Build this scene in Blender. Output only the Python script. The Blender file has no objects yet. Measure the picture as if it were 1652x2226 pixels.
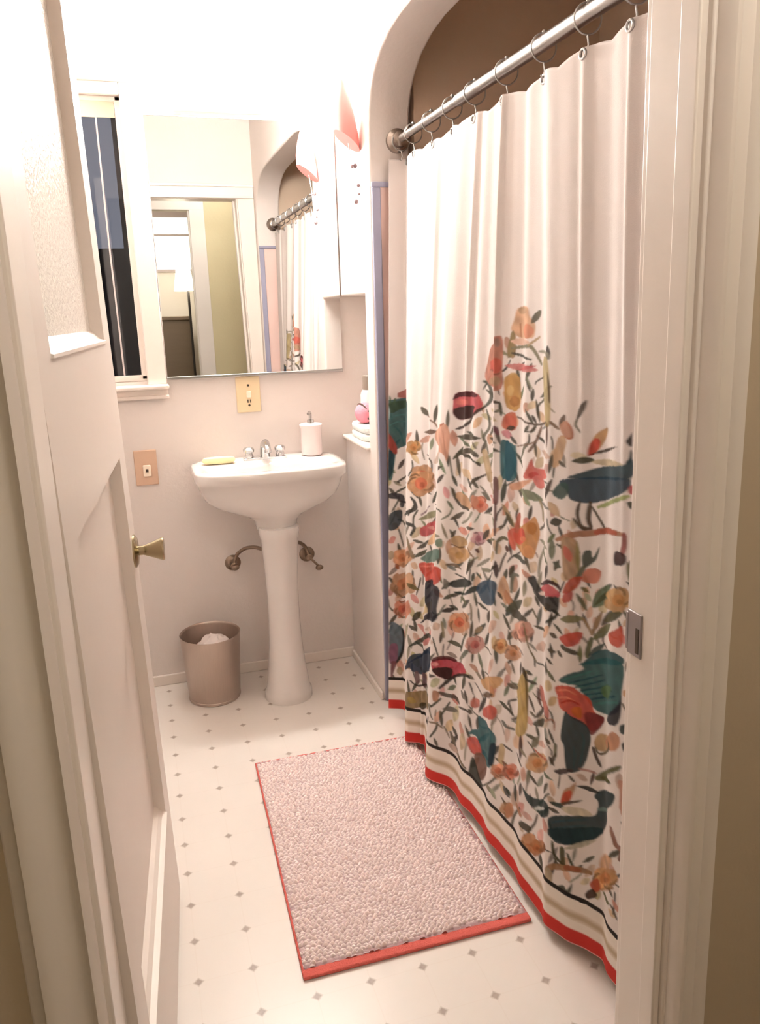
import bpy, bmesh, math, random
import numpy as np
from mathutils import Vector, Matrix
random.seed(4); np.random.seed(4)
S = 0.12                       # one floor tile in metres; the coordinates below are in tiles
COL = bpy.context.scene.collection
PI = math.pi
# ---- shower curtain as a folded sheet (floor-tile units) ----
C_TOP = [(6.9,-1.2),(7.42,-1.2),(7.2,-1.83),(7.25,-4.75),(7.085,-5.15),(7.2,-6.34),(7.2,-7.55),(7.28,-8.8),(7.06,-9.2),(7.2,-10.3),(7.25,-10.9),(7.2,-11.54),(7.2,-13.0)]
C_HEM = [(6.25,-1.98),(6.71,-2.2),(6.1,-3.9),(6.59,-4.23),(6.04,-5.7),(6.48,-6.4),(6.54,-8.35),(6.56,-10.75),(6.45,-11.0),(6.82,-11.77),(7.08,-12.13),(6.96,-12.68),(7.0,-13.5)]
RING_Y = [-1.35,-2.3,-3.55,-4.84,-6.05,-7.5,-8.92,-10.3,-11.55,-12.8]
Z_TOP, Z_HEM = 15.68, 0.25
def curtain_grid(nu, zw):
    T = np.array(C_TOP); H = np.array(C_HEM)
    L = 0.5*(np.linalg.norm(np.diff(T,axis=0),axis=1)+np.linalg.norm(np.diff(H,axis=0),axis=1))
    uk = np.concatenate([[0],np.cumsum(L)]); W = uk[-1]
    M = 1200
    ud = np.linspace(0,W,M)
    def path(K,sig):
        q = np.stack([np.interp(ud,uk,K[:,i]) for i in (0,1)],1)
        n = int(4*sig/(W/M)); k = np.exp(-0.5*(np.arange(-n,n+1)*(W/M)/sig)**2); k /= k.sum()
        ext = np.concatenate([2*q[0]-q[n:0:-1], q, 2*q[-1]-q[-2:-n-2:-1]])
        return np.stack([np.convolve(ext[:,i],k,'valid') for i in (0,1)],1)
    t = path(T,0.10); h = path(H,0.09)
    u = np.linspace(0,W,nu)
    t = np.stack([np.interp(u,ud,t[:,i]) for i in (0,1)],1)
    h = np.stack([np.interp(u,ud,h[:,i]) for i in (0,1)],1)
    z = np.asarray(zw)[:,None]; nz = len(zw)
    ty = np.array(RING_Y)
    d = np.min(np.abs(t[:,1][:,None]-ty[None]),axis=1)/0.7
    ztop = Z_TOP - 0.10*np.clip(d,0,1)**2
    P = np.zeros((nz,nu,3))
    P[:,:,2] = Z_HEM + (ztop-Z_HEM)[None]*z
    P[:,:,0] = h[:,0]+(t[:,0]-h[:,0])*z
    P[:,:,1] = h[:,1]+(t[:,1]-h[:,1])*z
    # soft vertical ripples between the pleats, pinched at the rings
    wide = np.exp(-((u-uk[6])/2.6)**2)+0.9*np.exp(-((u-uk[2]-1.4)/1.1)**2)+0.7*np.exp(-((u-uk[10])/1.4)**2)
    rip = 0.05*np.sin(2*np.pi*u/1.28+0.6)+0.018*np.sin(2*np.pi*u/0.57+1.1)
    amp = (0.35+0.65*np.sin(np.pi*np.clip(z*0.75+0.22,0,1)))
    P[:,:,0] += (wide*rip)[None]*amp
    # narrow sharp creases where the cloth breaks near the top
    for uc,zc,a,s in ((uk[5],.8,.10,.10),(uk[6],.82,.13,.09),(uk[3]-.4,.85,.09,.08),(uk[9],.83,.09,.10),(uk[11],.85,.10,.09)):
        P[:,:,0] -= a*np.exp(-((u-uc)/s)**2)[None]*np.exp(-((z-zc)/.28)**2)
    return P, u, W

PRINT = [
('L',(146,153,128),0.11,1.6,(319,842,331,874)),
('L',(149,149,135),0.074,2.1,(784,350,833,368)),
('L',(215,192,153),0.151,1.9,(206,823,251,795)),
('L',(216,173,164),0.116,1.3,(767,664,796,683)),
('L',(84,78,66),0.078,1.4,(523,865,601,862)),
('L',(88,76,67),0.076,1.3,(954,132,971,179)),
('L',(120,111,95),0.1,1,(605,364,632,362)),
('L',(77,80,65),0.103,1.1,(716,609,729,574)),
('L',(78,76,70),0.072,1.5,(972,807,986,785)),
('L',(86,77,64),0.088,1.2,(577,797,626,830)),
('L',(84,73,66),0.086,1.6,(827,217,834,250)),
('S',(85,77,67),0.032,0.8,(1003,686,1010,673,1007,661)),
('L',(208,159,150),0.19,1.9,(234,757,279,789)),
('L',(85,81,67),0.066,2.5,(663,1082,711,1055)),
('L',(110,115,99),0.096,1.7,(561,377,615,429)),
('S',(84,77,67),0.032,1.6,(1077,642,1075,628,1088,620)),
('L',(148,149,128),0.072,1.5,(865,222,921,244)),
('L',(216,187,174),0.167,1.4,(682,223,729,271)),
('S',(80,72,67),0.038,1.6,(720,1055,741,1064,757,1081)),
('L',(201,181,154),0.188,1.7,(191,737,252,760)),
('S',(85,72,64),0.043,1.3,(762,284,782,286,788,286)),
('L',(151,147,126),0.11,1,(25,467,116,486)),
('S',(80,80,67),0.034,1.6,(944,462,957,454,960,439)),
('L',(111,120,96),0.113,1.5,(516,283,551,305)),
('L',(196,172,157),0.118,0.8,(1015,362,1038,359)),
('L',(152,146,133),0.078,1.4,(1043,642,1068,618)),
('L',(136,153,124),0.098,1.7,(445,846,484,810)),
('L',(81,78,64),0.079,2.1,(519,593,562,618)),
('L',(152,141,119),0.088,1.2,(474,693,498,658)),
('L',(210,191,162),0.233,1.1,(13,891,18,848)),
('L',(227,190,177),0.133,1.3,(526,793,569,784)),
('L',(114,119,97),0.094,2.1,(644,434,664,402)),
('L',(88,74,64),0.099,3.7,(331,647,436,705)),
('L',(224,196,164),0.184,1.3,(474,606,498,584)),
('L',(233,187,169),0.212,1,(18,245,127,297)),
('L',(85,81,67),0.097,1.5,(252,718,266,686)),
('L',(205,185,158),0.18,2.3,(312,561,325,523)),
('L',(216,158,150),0.139,1.3,(674,797,727,795)),
('L',(82,79,63),0.081,1.8,(750,636,762,666)),
('S',(84,76,68),0.039,1,(499,397,498,370,505,356)),
('L',(83,75,67),0.071,1.5,(861,552,865,584)),
('L',(155,147,134),0.096,1,(577,470,612,516)),
('L',(86,77,64),0.091,1.1,(614,447,619,500)),
('S',(87,72,67),0.055,1.3,(29,668,46,653,165,664)),
('L',(82,79,68),0.109,1,(27,534,38,496)),
('L',(83,79,63),0.099,1.4,(750,567,778,541)),
('L',(81,73,63),0.088,1.2,(488,396,492,427)),
('S',(144,144,126),0.045,1.1,(473,701,498,716,506,732)),
('L',(82,75,65),0.114,1.7,(244,569,336,611)),
('L',(209,156,142),0.106,3.8,(921,210,934,238)),
('S',(82,81,63),0.032,1.9,(865,873,902,872,941,876)),
('L',(208,171,153),0.227,1.9,(252,182,259,142)),
('L',(207,184,171),0.153,4,(324,362,466,393)),
('L',(221,199,157),0.156,1.6,(939,492,951,516)),
('L',(207,196,145),0.22,2.2,(229,286,265,245)),
('L',(141,144,134),0.088,2.3,(929,427,940,395)),
('L',(87,76,65),0.073,1.5,(854,447,876,420)),
('S',(82,76,63),0.054,0.8,(1,201,13,166,8,148)),
('S',(118,118,98),0.037,1.8,(665,829,669,850,679,876)),
('L',(82,78,65),0.098,2.2,(350,253,471,367)),
('S',(82,81,68),0.028,1.9,(863,670,872,654,886,649)),
('L',(152,148,134),0.127,2.2,(199,329,225,292)),
('L',(81,79,67),0.08,1.9,(653,700,713,697)),
('L',(82,73,64),0.079,1.4,(947,612,958,646)),
('L',(85,76,67),0.094,1.3,(601,323,612,291)),
('L',(199,189,152),0.209,1.6,(630,192,671,206)),
('L',(77,77,65),0.104,1.3,(509,497,547,497)),
('L',(217,156,148),0.199,2,(216,443,264,424)),
('L',(222,197,164),0.191,1.4,(537,829,597,818)),
('L',(206,184,161),0.202,1,(27,638,35,603)),
('L',(87,77,64),0.093,1.3,(504,627,552,620)),
('L',(205,190,159),0.14,1.5,(835,615,863,642)),
('L',(198,172,153),0.173,2.6,(570,443,596,482)),
('L',(208,187,151),0.137,1.2,(729,222,742,188)),
('L',(146,139,130),0.07,1.9,(643,633,681,607)),
('L',(213,200,164),0.143,1.5,(1064,678,1085,693)),
('L',(81,76,64),0.08,1.3,(584,595,605,641)),
('L',(85,74,65),0.075,1.2,(739,837,746,877)),
('L',(222,182,161),0.163,2.1,(130,516,234,588)),
('L',(214,193,167),0.138,1.9,(875,933,880,908)),
('L',(204,172,146),0.15,0.8,(1025,666,1031,697)),
('L',(209,154,133),0.153,3.1,(82,813,213,872)),
('S',(87,75,69),0.034,1.9,(865,843,886,834,918,826)),
('L',(215,191,162),0.209,2.2,(275,246,367,227)),
('L',(83,72,66),0.061,1.5,(1155,713,1163,734)),
('L',(86,74,67),0.107,1.5,(382,278,478,309)),
('L',(83,74,62),0.069,1.2,(724,735,753,756)),
('L',(142,147,124),0.088,1.8,(742,881,774,873)),
('S',(151,136,130),0.039,2.3,(784,503,817,520,834,518)),
('L',(118,117,93),0.084,1.5,(852,258,862,303)),
('L',(196,178,157),0.141,3.3,(886,403,946,443)),
('L',(82,82,66),0.068,1.8,(778,908,820,880)),
('L',(226,192,177),0.127,1.5,(695,406,725,457)),
('L',(198,195,161),0.15,1.2,(611,857,653,875)),
('L',(217,197,171),0.157,1.4,(515,811,536,847)),
('L',(219,195,163),0.131,1.5,(1121,715,1131,698)),
('L',(236,197,155),0.21,1.9,(322,596,422,658)),
('L',(222,150,136),0.216,1.7,(537,280,561,260)),
('L',(216,189,160),0.175,1.5,(721,716,735,688)),
('L',(229,198,174),0.12,1.4,(957,328,962,296)),
('L',(204,187,157),0.186,1.8,(218,595,268,633)),
('S',(78,76,64),0.05,1.6,(457,402,470,383,483,363)),
('L',(81,74,68),0.085,2.2,(923,694,943,729)),
('L',(85,76,66),0.092,2,(234,882,243,835)),
('L',(145,147,130),0.091,1.8,(884,278,916,318)),
('L',(87,77,66),0.077,1.6,(849,786,861,818)),
('L',(79,76,66),0.082,1.5,(629,546,681,546)),
('S',(83,79,67),0.036,1.9,(527,580,550,581,596,584)),
('S',(85,76,64),0.046,1.8,(286,824,325,813,329,784)),
('S',(153,147,131),0.03,1.7,(902,861,946,864,962,863)),
('L',(84,79,63),0.102,2.2,(324,449,429,516)),
('L',(219,186,167),0.117,1.5,(1054,665,1057,645)),
('L',(85,75,60),0.093,1.1,(616,269,629,233)),
('L',(143,159,130),0.07,1.5,(851,447,883,497)),
('S',(78,76,66),0.063,1.1,(38,371,186,403,167,376)),
('S',(83,80,65),0.053,1.7,(226,629,227,653,248,674)),
('L',(188,177,151),0.178,2.5,(93,255,202,360)),
('L',(87,79,71),0.09,1.5,(259,744,333,730)),
('L',(81,81,67),0.107,1.7,(563,508,608,544)),
('S',(86,75,66),0.052,1,(563,256,605,274,621,272)),
('S',(81,75,64),0.04,2.3,(685,590,676,610,713,643)),
('L',(216,207,172),0.137,2,(547,209,563,260)),
('L',(216,187,170),0.133,2.1,(895,925,953,922)),
('L',(230,181,171),0.164,1.7,(887,172,922,208)),
('L',(80,81,67),0.066,1.4,(1029,196,1059,222)),
('L',(83,77,65),0.122,0.6,(0,432,17,413)),
('L',(84,78,67),0.082,2.3,(895,318,902,347)),
('L',(216,179,171),0.158,1.9,(904,883,948,910)),
('L',(158,138,137),0.093,1.3,(863,249,869,220)),
('L',(108,115,93),0.073,3.3,(902,746,943,729)),
('L',(157,145,127),0.101,2,(629,387,667,375)),
('L',(83,80,66),0.08,1.6,(781,1071,794,1031)),
('L',(83,79,62),0.088,1.5,(651,219,718,283)),
('S',(81,78,67),0.037,1.6,(845,593,851,578,849,559)),
('S',(154,145,131),0.038,1.8,(543,345,568,374,576,394)),
('L',(88,80,64),0.067,1.3,(939,556,960,549)),
('L',(85,77,68),0.095,1.2,(728,238,748,273)),
('S',(84,80,65),0.039,1.8,(449,223,457,206,471,191)),
('L',(193,177,151),0.242,0.9,(3,484,11,511)),
('L',(109,120,92),0.093,1.4,(462,581,487,547)),
('L',(223,177,171),0.144,1,(497,260,504,289)),
('L',(215,171,133),0.109,3.3,(1073,205,1123,260)),
('L',(87,80,68),0.078,1.3,(946,269,979,271)),
('L',(233,209,168),0.22,1.3,(519,173,540,211)),
('L',(79,79,66),0.097,2,(230,173,276,210)),
('L',(205,190,171),0.176,1.5,(849,292,881,328)),
('S',(147,140,135),0.052,1.6,(271,523,280,505,280,480)),
('S',(143,142,132),0.033,1.8,(802,410,830,436,848,455)),
('L',(209,188,168),0.13,1.4,(824,153,845,155)),
('L',(84,76,64),0.1,1.6,(628,880,650,911)),
('S',(88,70,62),0.042,1,(717,1048,717,1034,725,1012)),
('L',(215,159,147),0.142,1.1,(720,377,735,402)),
('L',(84,80,69),0.074,2.1,(1199,163,1226,157)),
('L',(81,77,68),0.061,1.6,(831,589,868,623)),
('L',(86,73,69),0.123,1.1,(27,747,49,776)),
('L',(141,156,130),0.097,1.9,(543,785,572,750)),
('L',(217,177,159),0.128,1.3,(1117,245,1134,237)),
('L',(83,80,63),0.123,0.6,(0,262,13,289)),
('S',(159,149,138),0.033,1.5,(739,333,755,324,764,308)),
('L',(202,183,154),0.144,0.9,(1003,748,1015,762)),
('S',(153,130,138),0.046,1.5,(265,664,278,672,326,699)),
('L',(191,185,151),0.158,1.6,(842,869,861,887)),
('L',(218,187,172),0.157,1.8,(877,548,937,580)),
('L',(112,113,98),0.073,1.5,(875,175,879,135)),
('L',(217,194,171),0.117,1.4,(1034,170,1060,206)),
('L',(85,79,64),0.094,1.5,(736,238,771,238)),
('S',(84,73,63),0.044,1.6,(616,820,630,829,679,848)),
('L',(205,162,141),0.157,2.2,(823,987,840,1007)),
('S',(82,81,68),0.05,1.1,(10,627,27,655,31,672)),
('S',(148,143,131),0.049,1.7,(538,644,565,668,594,695)),
('L',(235,194,165),0.151,1.2,(676,706,735,743)),
('L',(155,154,129),0.114,0.6,(0,755,21,736)),
('L',(235,191,176),0.129,1.4,(582,691,605,723)),
('L',(219,156,145),0.211,0.6,(0,536,21,550)),
('L',(82,77,65),0.079,1.7,(671,461,692,504)),
('L',(77,75,65),0.101,1,(485,533,520,560)),
('L',(154,150,134),0.096,2.3,(192,255,215,305)),
('S',(80,79,64),0.039,2.2,(366,712,451,722,470,718)),
('S',(150,140,127),0.044,1.3,(265,853,262,835,273,810)),
('L',(83,77,63),0.079,1.1,(626,283,636,326)),
('L',(212,185,167),0.174,1.5,(455,424,485,445)),
('S',(83,79,67),0.05,2.9,(319,511,351,529,455,578)),
('L',(85,84,66),0.096,1,(1,798,35,834)),
('L',(219,186,168),0.185,1.4,(685,497,732,544)),
('S',(80,84,66),0.038,1.2,(494,854,497,836,505,807)),
('S',(155,142,123),0.045,1,(4,587,17,613,17,635)),
('L',(83,74,60),0.093,2,(682,518,689,550)),
('S',(86,77,63),0.035,1.9,(835,922,848,935,849,948)),
('L',(211,196,166),0.148,1.2,(483,362,495,340)),
('L',(82,75,64),0.076,1.3,(755,163,785,151)),
('L',(152,146,130),0.075,1.5,(880,274,888,251)),
('L',(205,176,154),0.124,1.5,(616,992,633,966)),
('S',(82,76,67),0.032,1.4,(951,746,951,760,965,768)),
('L',(218,198,168),0.123,2.1,(841,996,877,1012)),
('L',(208,192,148),0.113,1.5,(957,710,969,697)),
('L',(220,188,167),0.187,1,(25,353,32,383)),
('L',(79,75,64),0.07,1.4,(636,536,643,502)),
('L',(108,111,103),0.08,1.8,(881,592,898,638)),
('L',(217,196,173),0.154,1.8,(854,688,877,715)),
('L',(83,74,64),0.088,1.6,(509,518,561,546)),
('L',(203,189,148),0.153,1.7,(252,401,289,383)),
('L',(223,189,161),0.204,1.9,(215,526,255,520)),
('L',(150,150,134),0.085,1.3,(1063,167,1070,195)),
('L',(219,188,157),0.154,2.2,(876,995,919,976)),
('L',(208,196,168),0.144,2.2,(557,354,615,369)),
('S',(85,80,64),0.054,1,(27,581,36,554,46,522)),
('L',(110,120,96),0.087,1,(491,750,512,731)),
('S',(79,79,67),0.037,1.2,(621,683,625,687,644,707)),
('L',(85,78,70),0.065,1.2,(1025,664,1036,638)),
('S',(148,146,129),0.05,1.1,(33,337,43,311,176,348)),
('S',(84,80,63),0.041,1.2,(771,540,774,523,780,506)),
('L',(85,82,66),0.067,1.5,(682,633,735,666)),
('L',(84,73,64),0.076,1.5,(1160,647,1197,679)),
('S',(152,148,122),0.046,1.1,(722,267,725,294,727,316)),
('L',(84,80,68),0.078,1.9,(856,1010,862,1035)),
('L',(82,81,65),0.082,1.4,(1113,254,1151,290)),
('L',(82,80,63),0.067,1.4,(960,627,986,613)),
('L',(209,181,146),0.137,1.9,(907,635,953,658)),
('L',(87,80,68),0.06,1.9,(834,1055,852,1026)),
('L',(207,156,146),0.103,1.5,(953,818,967,838)),
('L',(82,79,65),0.067,1.4,(954,651,981,645)),
('L',(78,72,66),0.072,1.9,(654,292,688,354)),
('L',(147,137,125),0.095,2.7,(104,558,211,633)),
('S',(88,75,68),0.037,2.8,(788,355,824,386,844,415)),
('L',(83,78,65),0.113,1,(0,287,27,323)),
('L',(83,80,66),0.08,1.9,(635,1016,710,1000)),
('L',(80,79,67),0.075,1.5,(784,603,809,643)),
('L',(117,112,98),0.076,1.5,(1174,453,1190,482)),
('L',(213,155,141),0.124,1.6,(815,175,844,213)),
('L',(226,189,176),0.201,1.4,(516,459,527,419)),
('L',(147,144,123),0.074,1.4,(625,933,635,906)),
('S',(116,121,91),0.033,1.8,(870,457,891,455,939,469)),
('L',(83,78,69),0.106,2,(322,475,430,546)),
('S',(78,77,64),0.031,1.8,(940,812,944,799,960,784)),
('L',(86,81,64),0.095,2,(586,315,601,358)),
('S',(82,82,67),0.037,2.8,(566,402,579,433,600,460)),
('L',(234,200,172),0.149,0.9,(1028,691,1036,712)),
('L',(84,83,62),0.088,1.6,(377,392,491,478)),
('L',(82,79,65),0.065,1.4,(947,424,965,399)),
('L',(221,201,157),0.188,2.2,(282,396,423,472)),
('L',(153,151,123),0.063,1.6,(722,1099,749,1089)),
('L',(224,195,173),0.115,1.5,(738,190,774,227)),
('L',(82,77,68),0.058,2.7,(1075,717,1112,740)),
('S',(80,79,66),0.051,1.8,(192,651,216,669,229,685)),
('L',(144,154,127),0.071,0.9,(999,694,1015,712)),
('L',(216,193,177),0.139,1.5,(466,629,488,652)),
('L',(209,193,161),0.124,1,(668,979,721,959)),
('L',(87,78,67),0.088,1.3,(717,945,731,912)),
('S',(142,149,128),0.034,1.4,(781,435,791,434,830,450)),
('L',(217,196,166),0.184,1.4,(755,198,771,176)),
('S',(110,125,99),0.039,1.2,(615,726,632,752,639,773)),
('L',(223,189,165),0.123,1.8,(734,1019,764,1006)),
('L',(112,119,94),0.107,1.4,(42,821,159,800)),
('S',(139,141,129),0.046,1.2,(480,468,488,482,499,497)),
('L',(85,74,67),0.087,1.9,(439,780,477,809)),
('L',(82,81,63),0.086,1.3,(854,134,861,172)),
('L',(115,115,97),0.061,0.9,(1000,785,1022,768)),
('L',(209,166,136),0.154,2,(664,904,668,928)),
('L',(203,184,176),0.094,1.5,(848,887,869,910)),
('L',(214,162,141),0.119,1.5,(820,683,865,679)),
('L',(85,79,64),0.068,2.3,(664,921,711,969)),
('L',(119,116,90),0.084,1.4,(939,536,967,518)),
('L',(155,147,126),0.097,1,(13,714,38,699)),
('L',(86,74,65),0.078,1.6,(774,877,794,848)),
('L',(151,148,142),0.073,1.8,(888,830,954,831)),
('L',(147,145,134),0.098,1.6,(572,752,619,800)),
('L',(149,142,129),0.066,2,(625,810,675,791)),
('L',(204,159,135),0.157,1.4,(446,523,492,515)),
('L',(150,150,134),0.078,1.1,(725,148,755,190)),
('L',(210,144,151),0.165,1.5,(732,940,771,934)),
('L',(147,139,133),0.085,1.3,(948,156,975,203)),
('L',(154,147,130),0.114,1.4,(47,898,56,848)),
('L',(86,74,67),0.08,1.5,(766,727,775,696)),
('L',(225,152,141),0.151,1.5,(834,770,848,792)),
('S',(78,75,63),0.053,0.6,(0,681,0,665,0,642)),
('L',(210,191,165),0.132,1.6,(777,807,794,788)),
('L',(81,78,64),0.068,1.4,(965,772,1003,769)),
('L',(208,158,140),0.145,2.2,(583,231,596,197)),
('L',(87,76,67),0.082,1.4,(950,371,964,357)),
('S',(82,76,69),0.037,1.4,(773,380,780,392,802,406)),
('L',(231,191,168),0.17,1.2,(480,186,499,222)),
('S',(152,140,129),0.035,1.3,(499,784,512,767,524,753)),
('L',(225,191,160),0.13,2.8,(795,299,837,352)),
('S',(83,82,69),0.036,2,(891,247,919,270,950,297)),
('L',(78,80,65),0.1,1.2,(731,490,735,450)),
('L',(215,201,170),0.147,1.2,(724,816,736,854)),
('S',(82,75,63),0.029,1.9,(869,1043,877,1049,918,1062)),
('L',(220,177,165),0.117,1.2,(1054,697,1068,718)),
('L',(112,122,94),0.072,1.9,(782,998,822,1039)),
('L',(204,185,154),0.216,1.8,(531,637,600,642)),
('S',(115,117,100),0.03,1.5,(1127,218,1145,218,1176,229)),
('L',(145,147,132),0.088,1.7,(742,587,774,582)),
('L',(80,78,68),0.069,1.5,(743,746,769,786)),
('L',(91,78,69),0.075,1,(668,1004,732,995)),
('L',(215,183,172),0.176,1.5,(766,803,773,838)),
('L',(79,81,65),0.083,1.3,(621,568,632,534)),
('L',(79,76,64),0.083,1.6,(873,650,890,633)),
('L',(221,190,165),0.159,1.2,(618,578,643,616)),
('L',(159,144,132),0.085,1.4,(745,476,753,505)),
('S',(152,151,131),0.032,1.6,(1155,116,1179,142,1195,167)),
('L',(207,169,157),0.259,1,(1,261,20,218)),
('L',(113,123,98),0.091,0.6,(0,918,10,882)),
('S',(84,78,69),0.035,1.5,(887,157,916,173,957,184)),
('L',(227,183,150),0.131,1.9,(908,581,948,617)),
('L',(85,77,66),0.087,1.9,(192,730,257,703)),
('L',(228,183,159),0.15,1.1,(992,629,1007,605)),
('S',(147,148,126),0.036,1.8,(1183,276,1190,301,1187,312)),
('L',(207,184,160),0.158,1.6,(632,642,639,678)),
('L',(208,163,144),0.147,1.6,(250,852,317,876)),
('L',(227,191,167),0.144,1.5,(769,749,791,765)),
('L',(82,75,64),0.072,1.9,(806,295,837,285)),
('L',(142,137,129),0.079,1.3,(735,418,760,452)),
('L',(80,78,63),0.081,1.4,(941,680,972,659)),
('L',(83,78,64),0.074,1.3,(676,905,732,899)),
('S',(80,80,67),0.056,1.3,(462,140,484,167,490,188)),
('L',(84,79,66),0.11,2,(237,378,255,344)),
('L',(80,81,64),0.089,2,(350,458,467,465)),
('S',(81,76,65),0.056,1.3,(31,709,38,718,148,767)),
('L',(81,76,66),0.078,2.1,(649,752,709,784)),
('L',(77,76,68),0.079,1.5,(762,935,787,921)),
('S',(157,153,127),0.04,1.1,(601,632,611,639,630,650)),
('L',(84,82,66),0.098,1.4,(743,373,781,370)),
('L',(82,81,62),0.099,1.3,(502,847,543,883)),
('L',(82,83,71),0.072,1.6,(778,1066,827,1081)),
('L',(147,142,125),0.08,1.6,(879,659,898,703)),
('L',(228,195,167),0.144,1.3,(982,163,1001,194)),
('L',(196,148,142),0.13,1.5,(1153,710,1186,710)),
('S',(83,82,66),0.055,1.3,(28,602,40,599,59,582)),
('L',(149,140,134),0.136,0.9,(0,439,32,467)),
('L',(85,80,68),0.086,3.3,(80,431,198,444)),
('L',(79,79,65),0.088,1.6,(526,341,552,307)),
('S',(86,78,61),0.04,1,(502,325,513,337,534,347)),
('S',(86,74,68),0.032,1.4,(972,681,981,695,992,716)),
('L',(83,78,69),0.074,1.4,(953,588,958,559)),
('L',(212,183,154),0.123,1.5,(1142,681,1170,700)),
('S',(82,75,69),0.034,1.9,(1167,177,1166,158,1181,151)),
('L',(83,77,61),0.081,1.6,(834,725,854,692)),
('L',(143,143,133),0.071,1.8,(1166,231,1195,257)),
('L',(210,160,148),0.128,1.4,(762,413,777,450)),
('L',(87,76,63),0.078,1.9,(639,568,676,604)),
('L',(145,144,133),0.086,1.2,(628,429,632,474)),
('L',(202,194,155),0.125,1.2,(722,564,739,550)),
('L',(213,184,141),0.134,1.3,(948,467,969,492)),
('L',(143,145,120),0.097,1.3,(771,252,784,216)),
('L',(86,76,64),0.066,1.8,(873,408,932,466)),
('L',(77,80,66),0.072,2.1,(1177,204,1225,215)),
('L',(156,154,124),0.134,2.1,(272,211,374,204)),
('L',(82,78,64),0.079,1.1,(502,683,520,661)),
('L',(157,141,133),0.081,1.8,(753,1085,780,1109)),
('L',(195,159,136),0.158,1.5,(784,623,788,661)),
('L',(77,75,64),0.085,1.3,(484,871,491,828)),
('L',(208,178,161),0.123,1.2,(1059,639,1103,666)),
('L',(85,77,61),0.116,2.3,(93,476,240,556)),
('L',(227,183,172),0.147,1.5,(845,393,872,397)),
('L',(87,76,66),0.067,1,(1015,171,1029,192)),
('L',(118,117,95),0.084,1.6,(866,775,876,754)),
('L',(225,197,162),0.126,1.8,(1116,156,1138,154)),
('S',(83,77,63),0.043,1.5,(861,534,873,527,875,512)),
('L',(211,177,149),0.22,1,(8,589,31,575)),
('L',(147,155,127),0.095,1.6,(646,871,716,899)),
('L',(82,74,68),0.06,1.6,(1166,619,1177,648)),
('L',(227,192,164),0.104,1.8,(1184,428,1187,451)),
('L',(84,78,65),0.074,1.6,(1113,201,1128,186)),
('L',(137,141,136),0.092,1.1,(498,594,530,589)),
('L',(78,81,66),0.082,1.8,(780,532,833,569)),
('L',(81,80,62),0.109,1.5,(225,543,321,583)),
('S',(151,155,135),0.031,1.6,(731,979,746,973,771,957)),
('S',(81,71,65),0.034,1.7,(635,355,663,345,675,332)),
('L',(209,159,139),0.221,1,(25,184,46,144)),
('L',(233,193,170),0.159,1.2,(739,596,745,628)),
('L',(148,146,130),0.08,1.9,(828,727,848,753)),
('L',(208,186,152),0.145,1.7,(688,657,720,690)),
('S',(85,74,63),0.036,3,(891,780,921,799,923,817)),
('S',(82,79,66),0.064,0.6,(0,366,3,343,15,329)),
('L',(199,174,151),0.135,1.2,(1128,715,1149,736)),
('L',(84,77,64),0.117,0.9,(0,696,27,664)),
('L',(225,199,168),0.123,1.5,(953,914,968,942)),
('L',(112,120,97),0.084,1.4,(760,391,777,425)),
('S',(157,150,132),0.046,1.2,(610,148,611,172,615,196)),
('L',(86,75,69),0.068,1.8,(822,468,828,500)),
('S',(146,151,130),0.035,2.1,(1187,180,1204,176,1211,162)),
('L',(80,80,64),0.087,1.3,(725,1000,732,969)),
('L',(210,175,151),0.132,1.6,(823,825,854,819)),
('L',(150,146,120),0.088,1.4,(615,784,658,764)),
('L',(221,152,146),0.146,1.2,(1130,659,1156,659)),
('L',(80,77,64),0.113,2.2,(338,709,379,748)),
('L',(219,181,166),0.112,1.7,(877,364,939,384)),
('L',(81,80,67),0.096,1.8,(245,317,347,296)),
('L',(211,182,151),0.139,1.5,(1174,614,1191,604)),
('S',(84,80,73),0.045,2.2,(230,252,232,235,252,210)),
('L',(148,143,132),0.082,1.2,(774,553,792,593)),
('L',(203,162,135),0.175,1,(499,623,504,660)),
('S',(86,80,68),0.036,2,(653,459,688,461,717,464)),
('S',(79,81,64),0.054,1.1,(497,206,515,237,526,253)),
('L',(85,77,65),0.1,1.7,(650,248,653,283)),
('L',(84,78,65),0.083,1.4,(1169,528,1202,559)),
('S',(82,71,67),0.034,1.6,(762,679,778,695,817,719)),
('S',(87,80,66),0.034,1.3,(975,320,979,340,979,351)),
('S',(85,73,68),0.036,1.9,(1138,233,1162,252,1183,274)),
('L',(207,184,169),0.155,4,(340,810,453,867)),
('L',(227,182,162),0.162,0.8,(999,639,1008,665)),
('L',(217,204,172),0.117,1,(1025,152,1047,172)),
('S',(88,79,64),0.038,1.4,(676,401,718,407,735,400)),
('L',(82,77,64),0.078,2.4,(887,1019,955,1047)),
('L',(205,177,163),0.202,1.5,(317,774,365,751)),
('L',(212,196,169),0.104,0.8,(1010,611,1017,636)),
('L',(225,186,162),0.138,1.5,(979,679,994,665)),
('L',(230,194,166),0.164,2.5,(173,256,216,232)),
('L',(219,183,165),0.208,1.8,(234,339,269,319)),
('L',(194,187,152),0.143,1.4,(568,871,618,903)),
('S',(154,141,140),0.041,1.2,(509,385,523,417,529,434)),
('S',(82,72,67),0.048,1.6,(248,446,262,473,269,495)),
('S',(153,147,140),0.055,1,(487,332,505,311,508,299)),
('L',(219,192,160),0.146,1.1,(983,726,992,711)),
('L',(147,146,140),0.073,1.8,(895,964,960,984)),
('L',(108,118,96),0.095,1.1,(515,902,575,885)),
('S',(81,75,62),0.045,1.1,(18,867,35,848,45,817)),
('L',(86,79,65),0.06,1.5,(1146,756,1172,749)),
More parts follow.
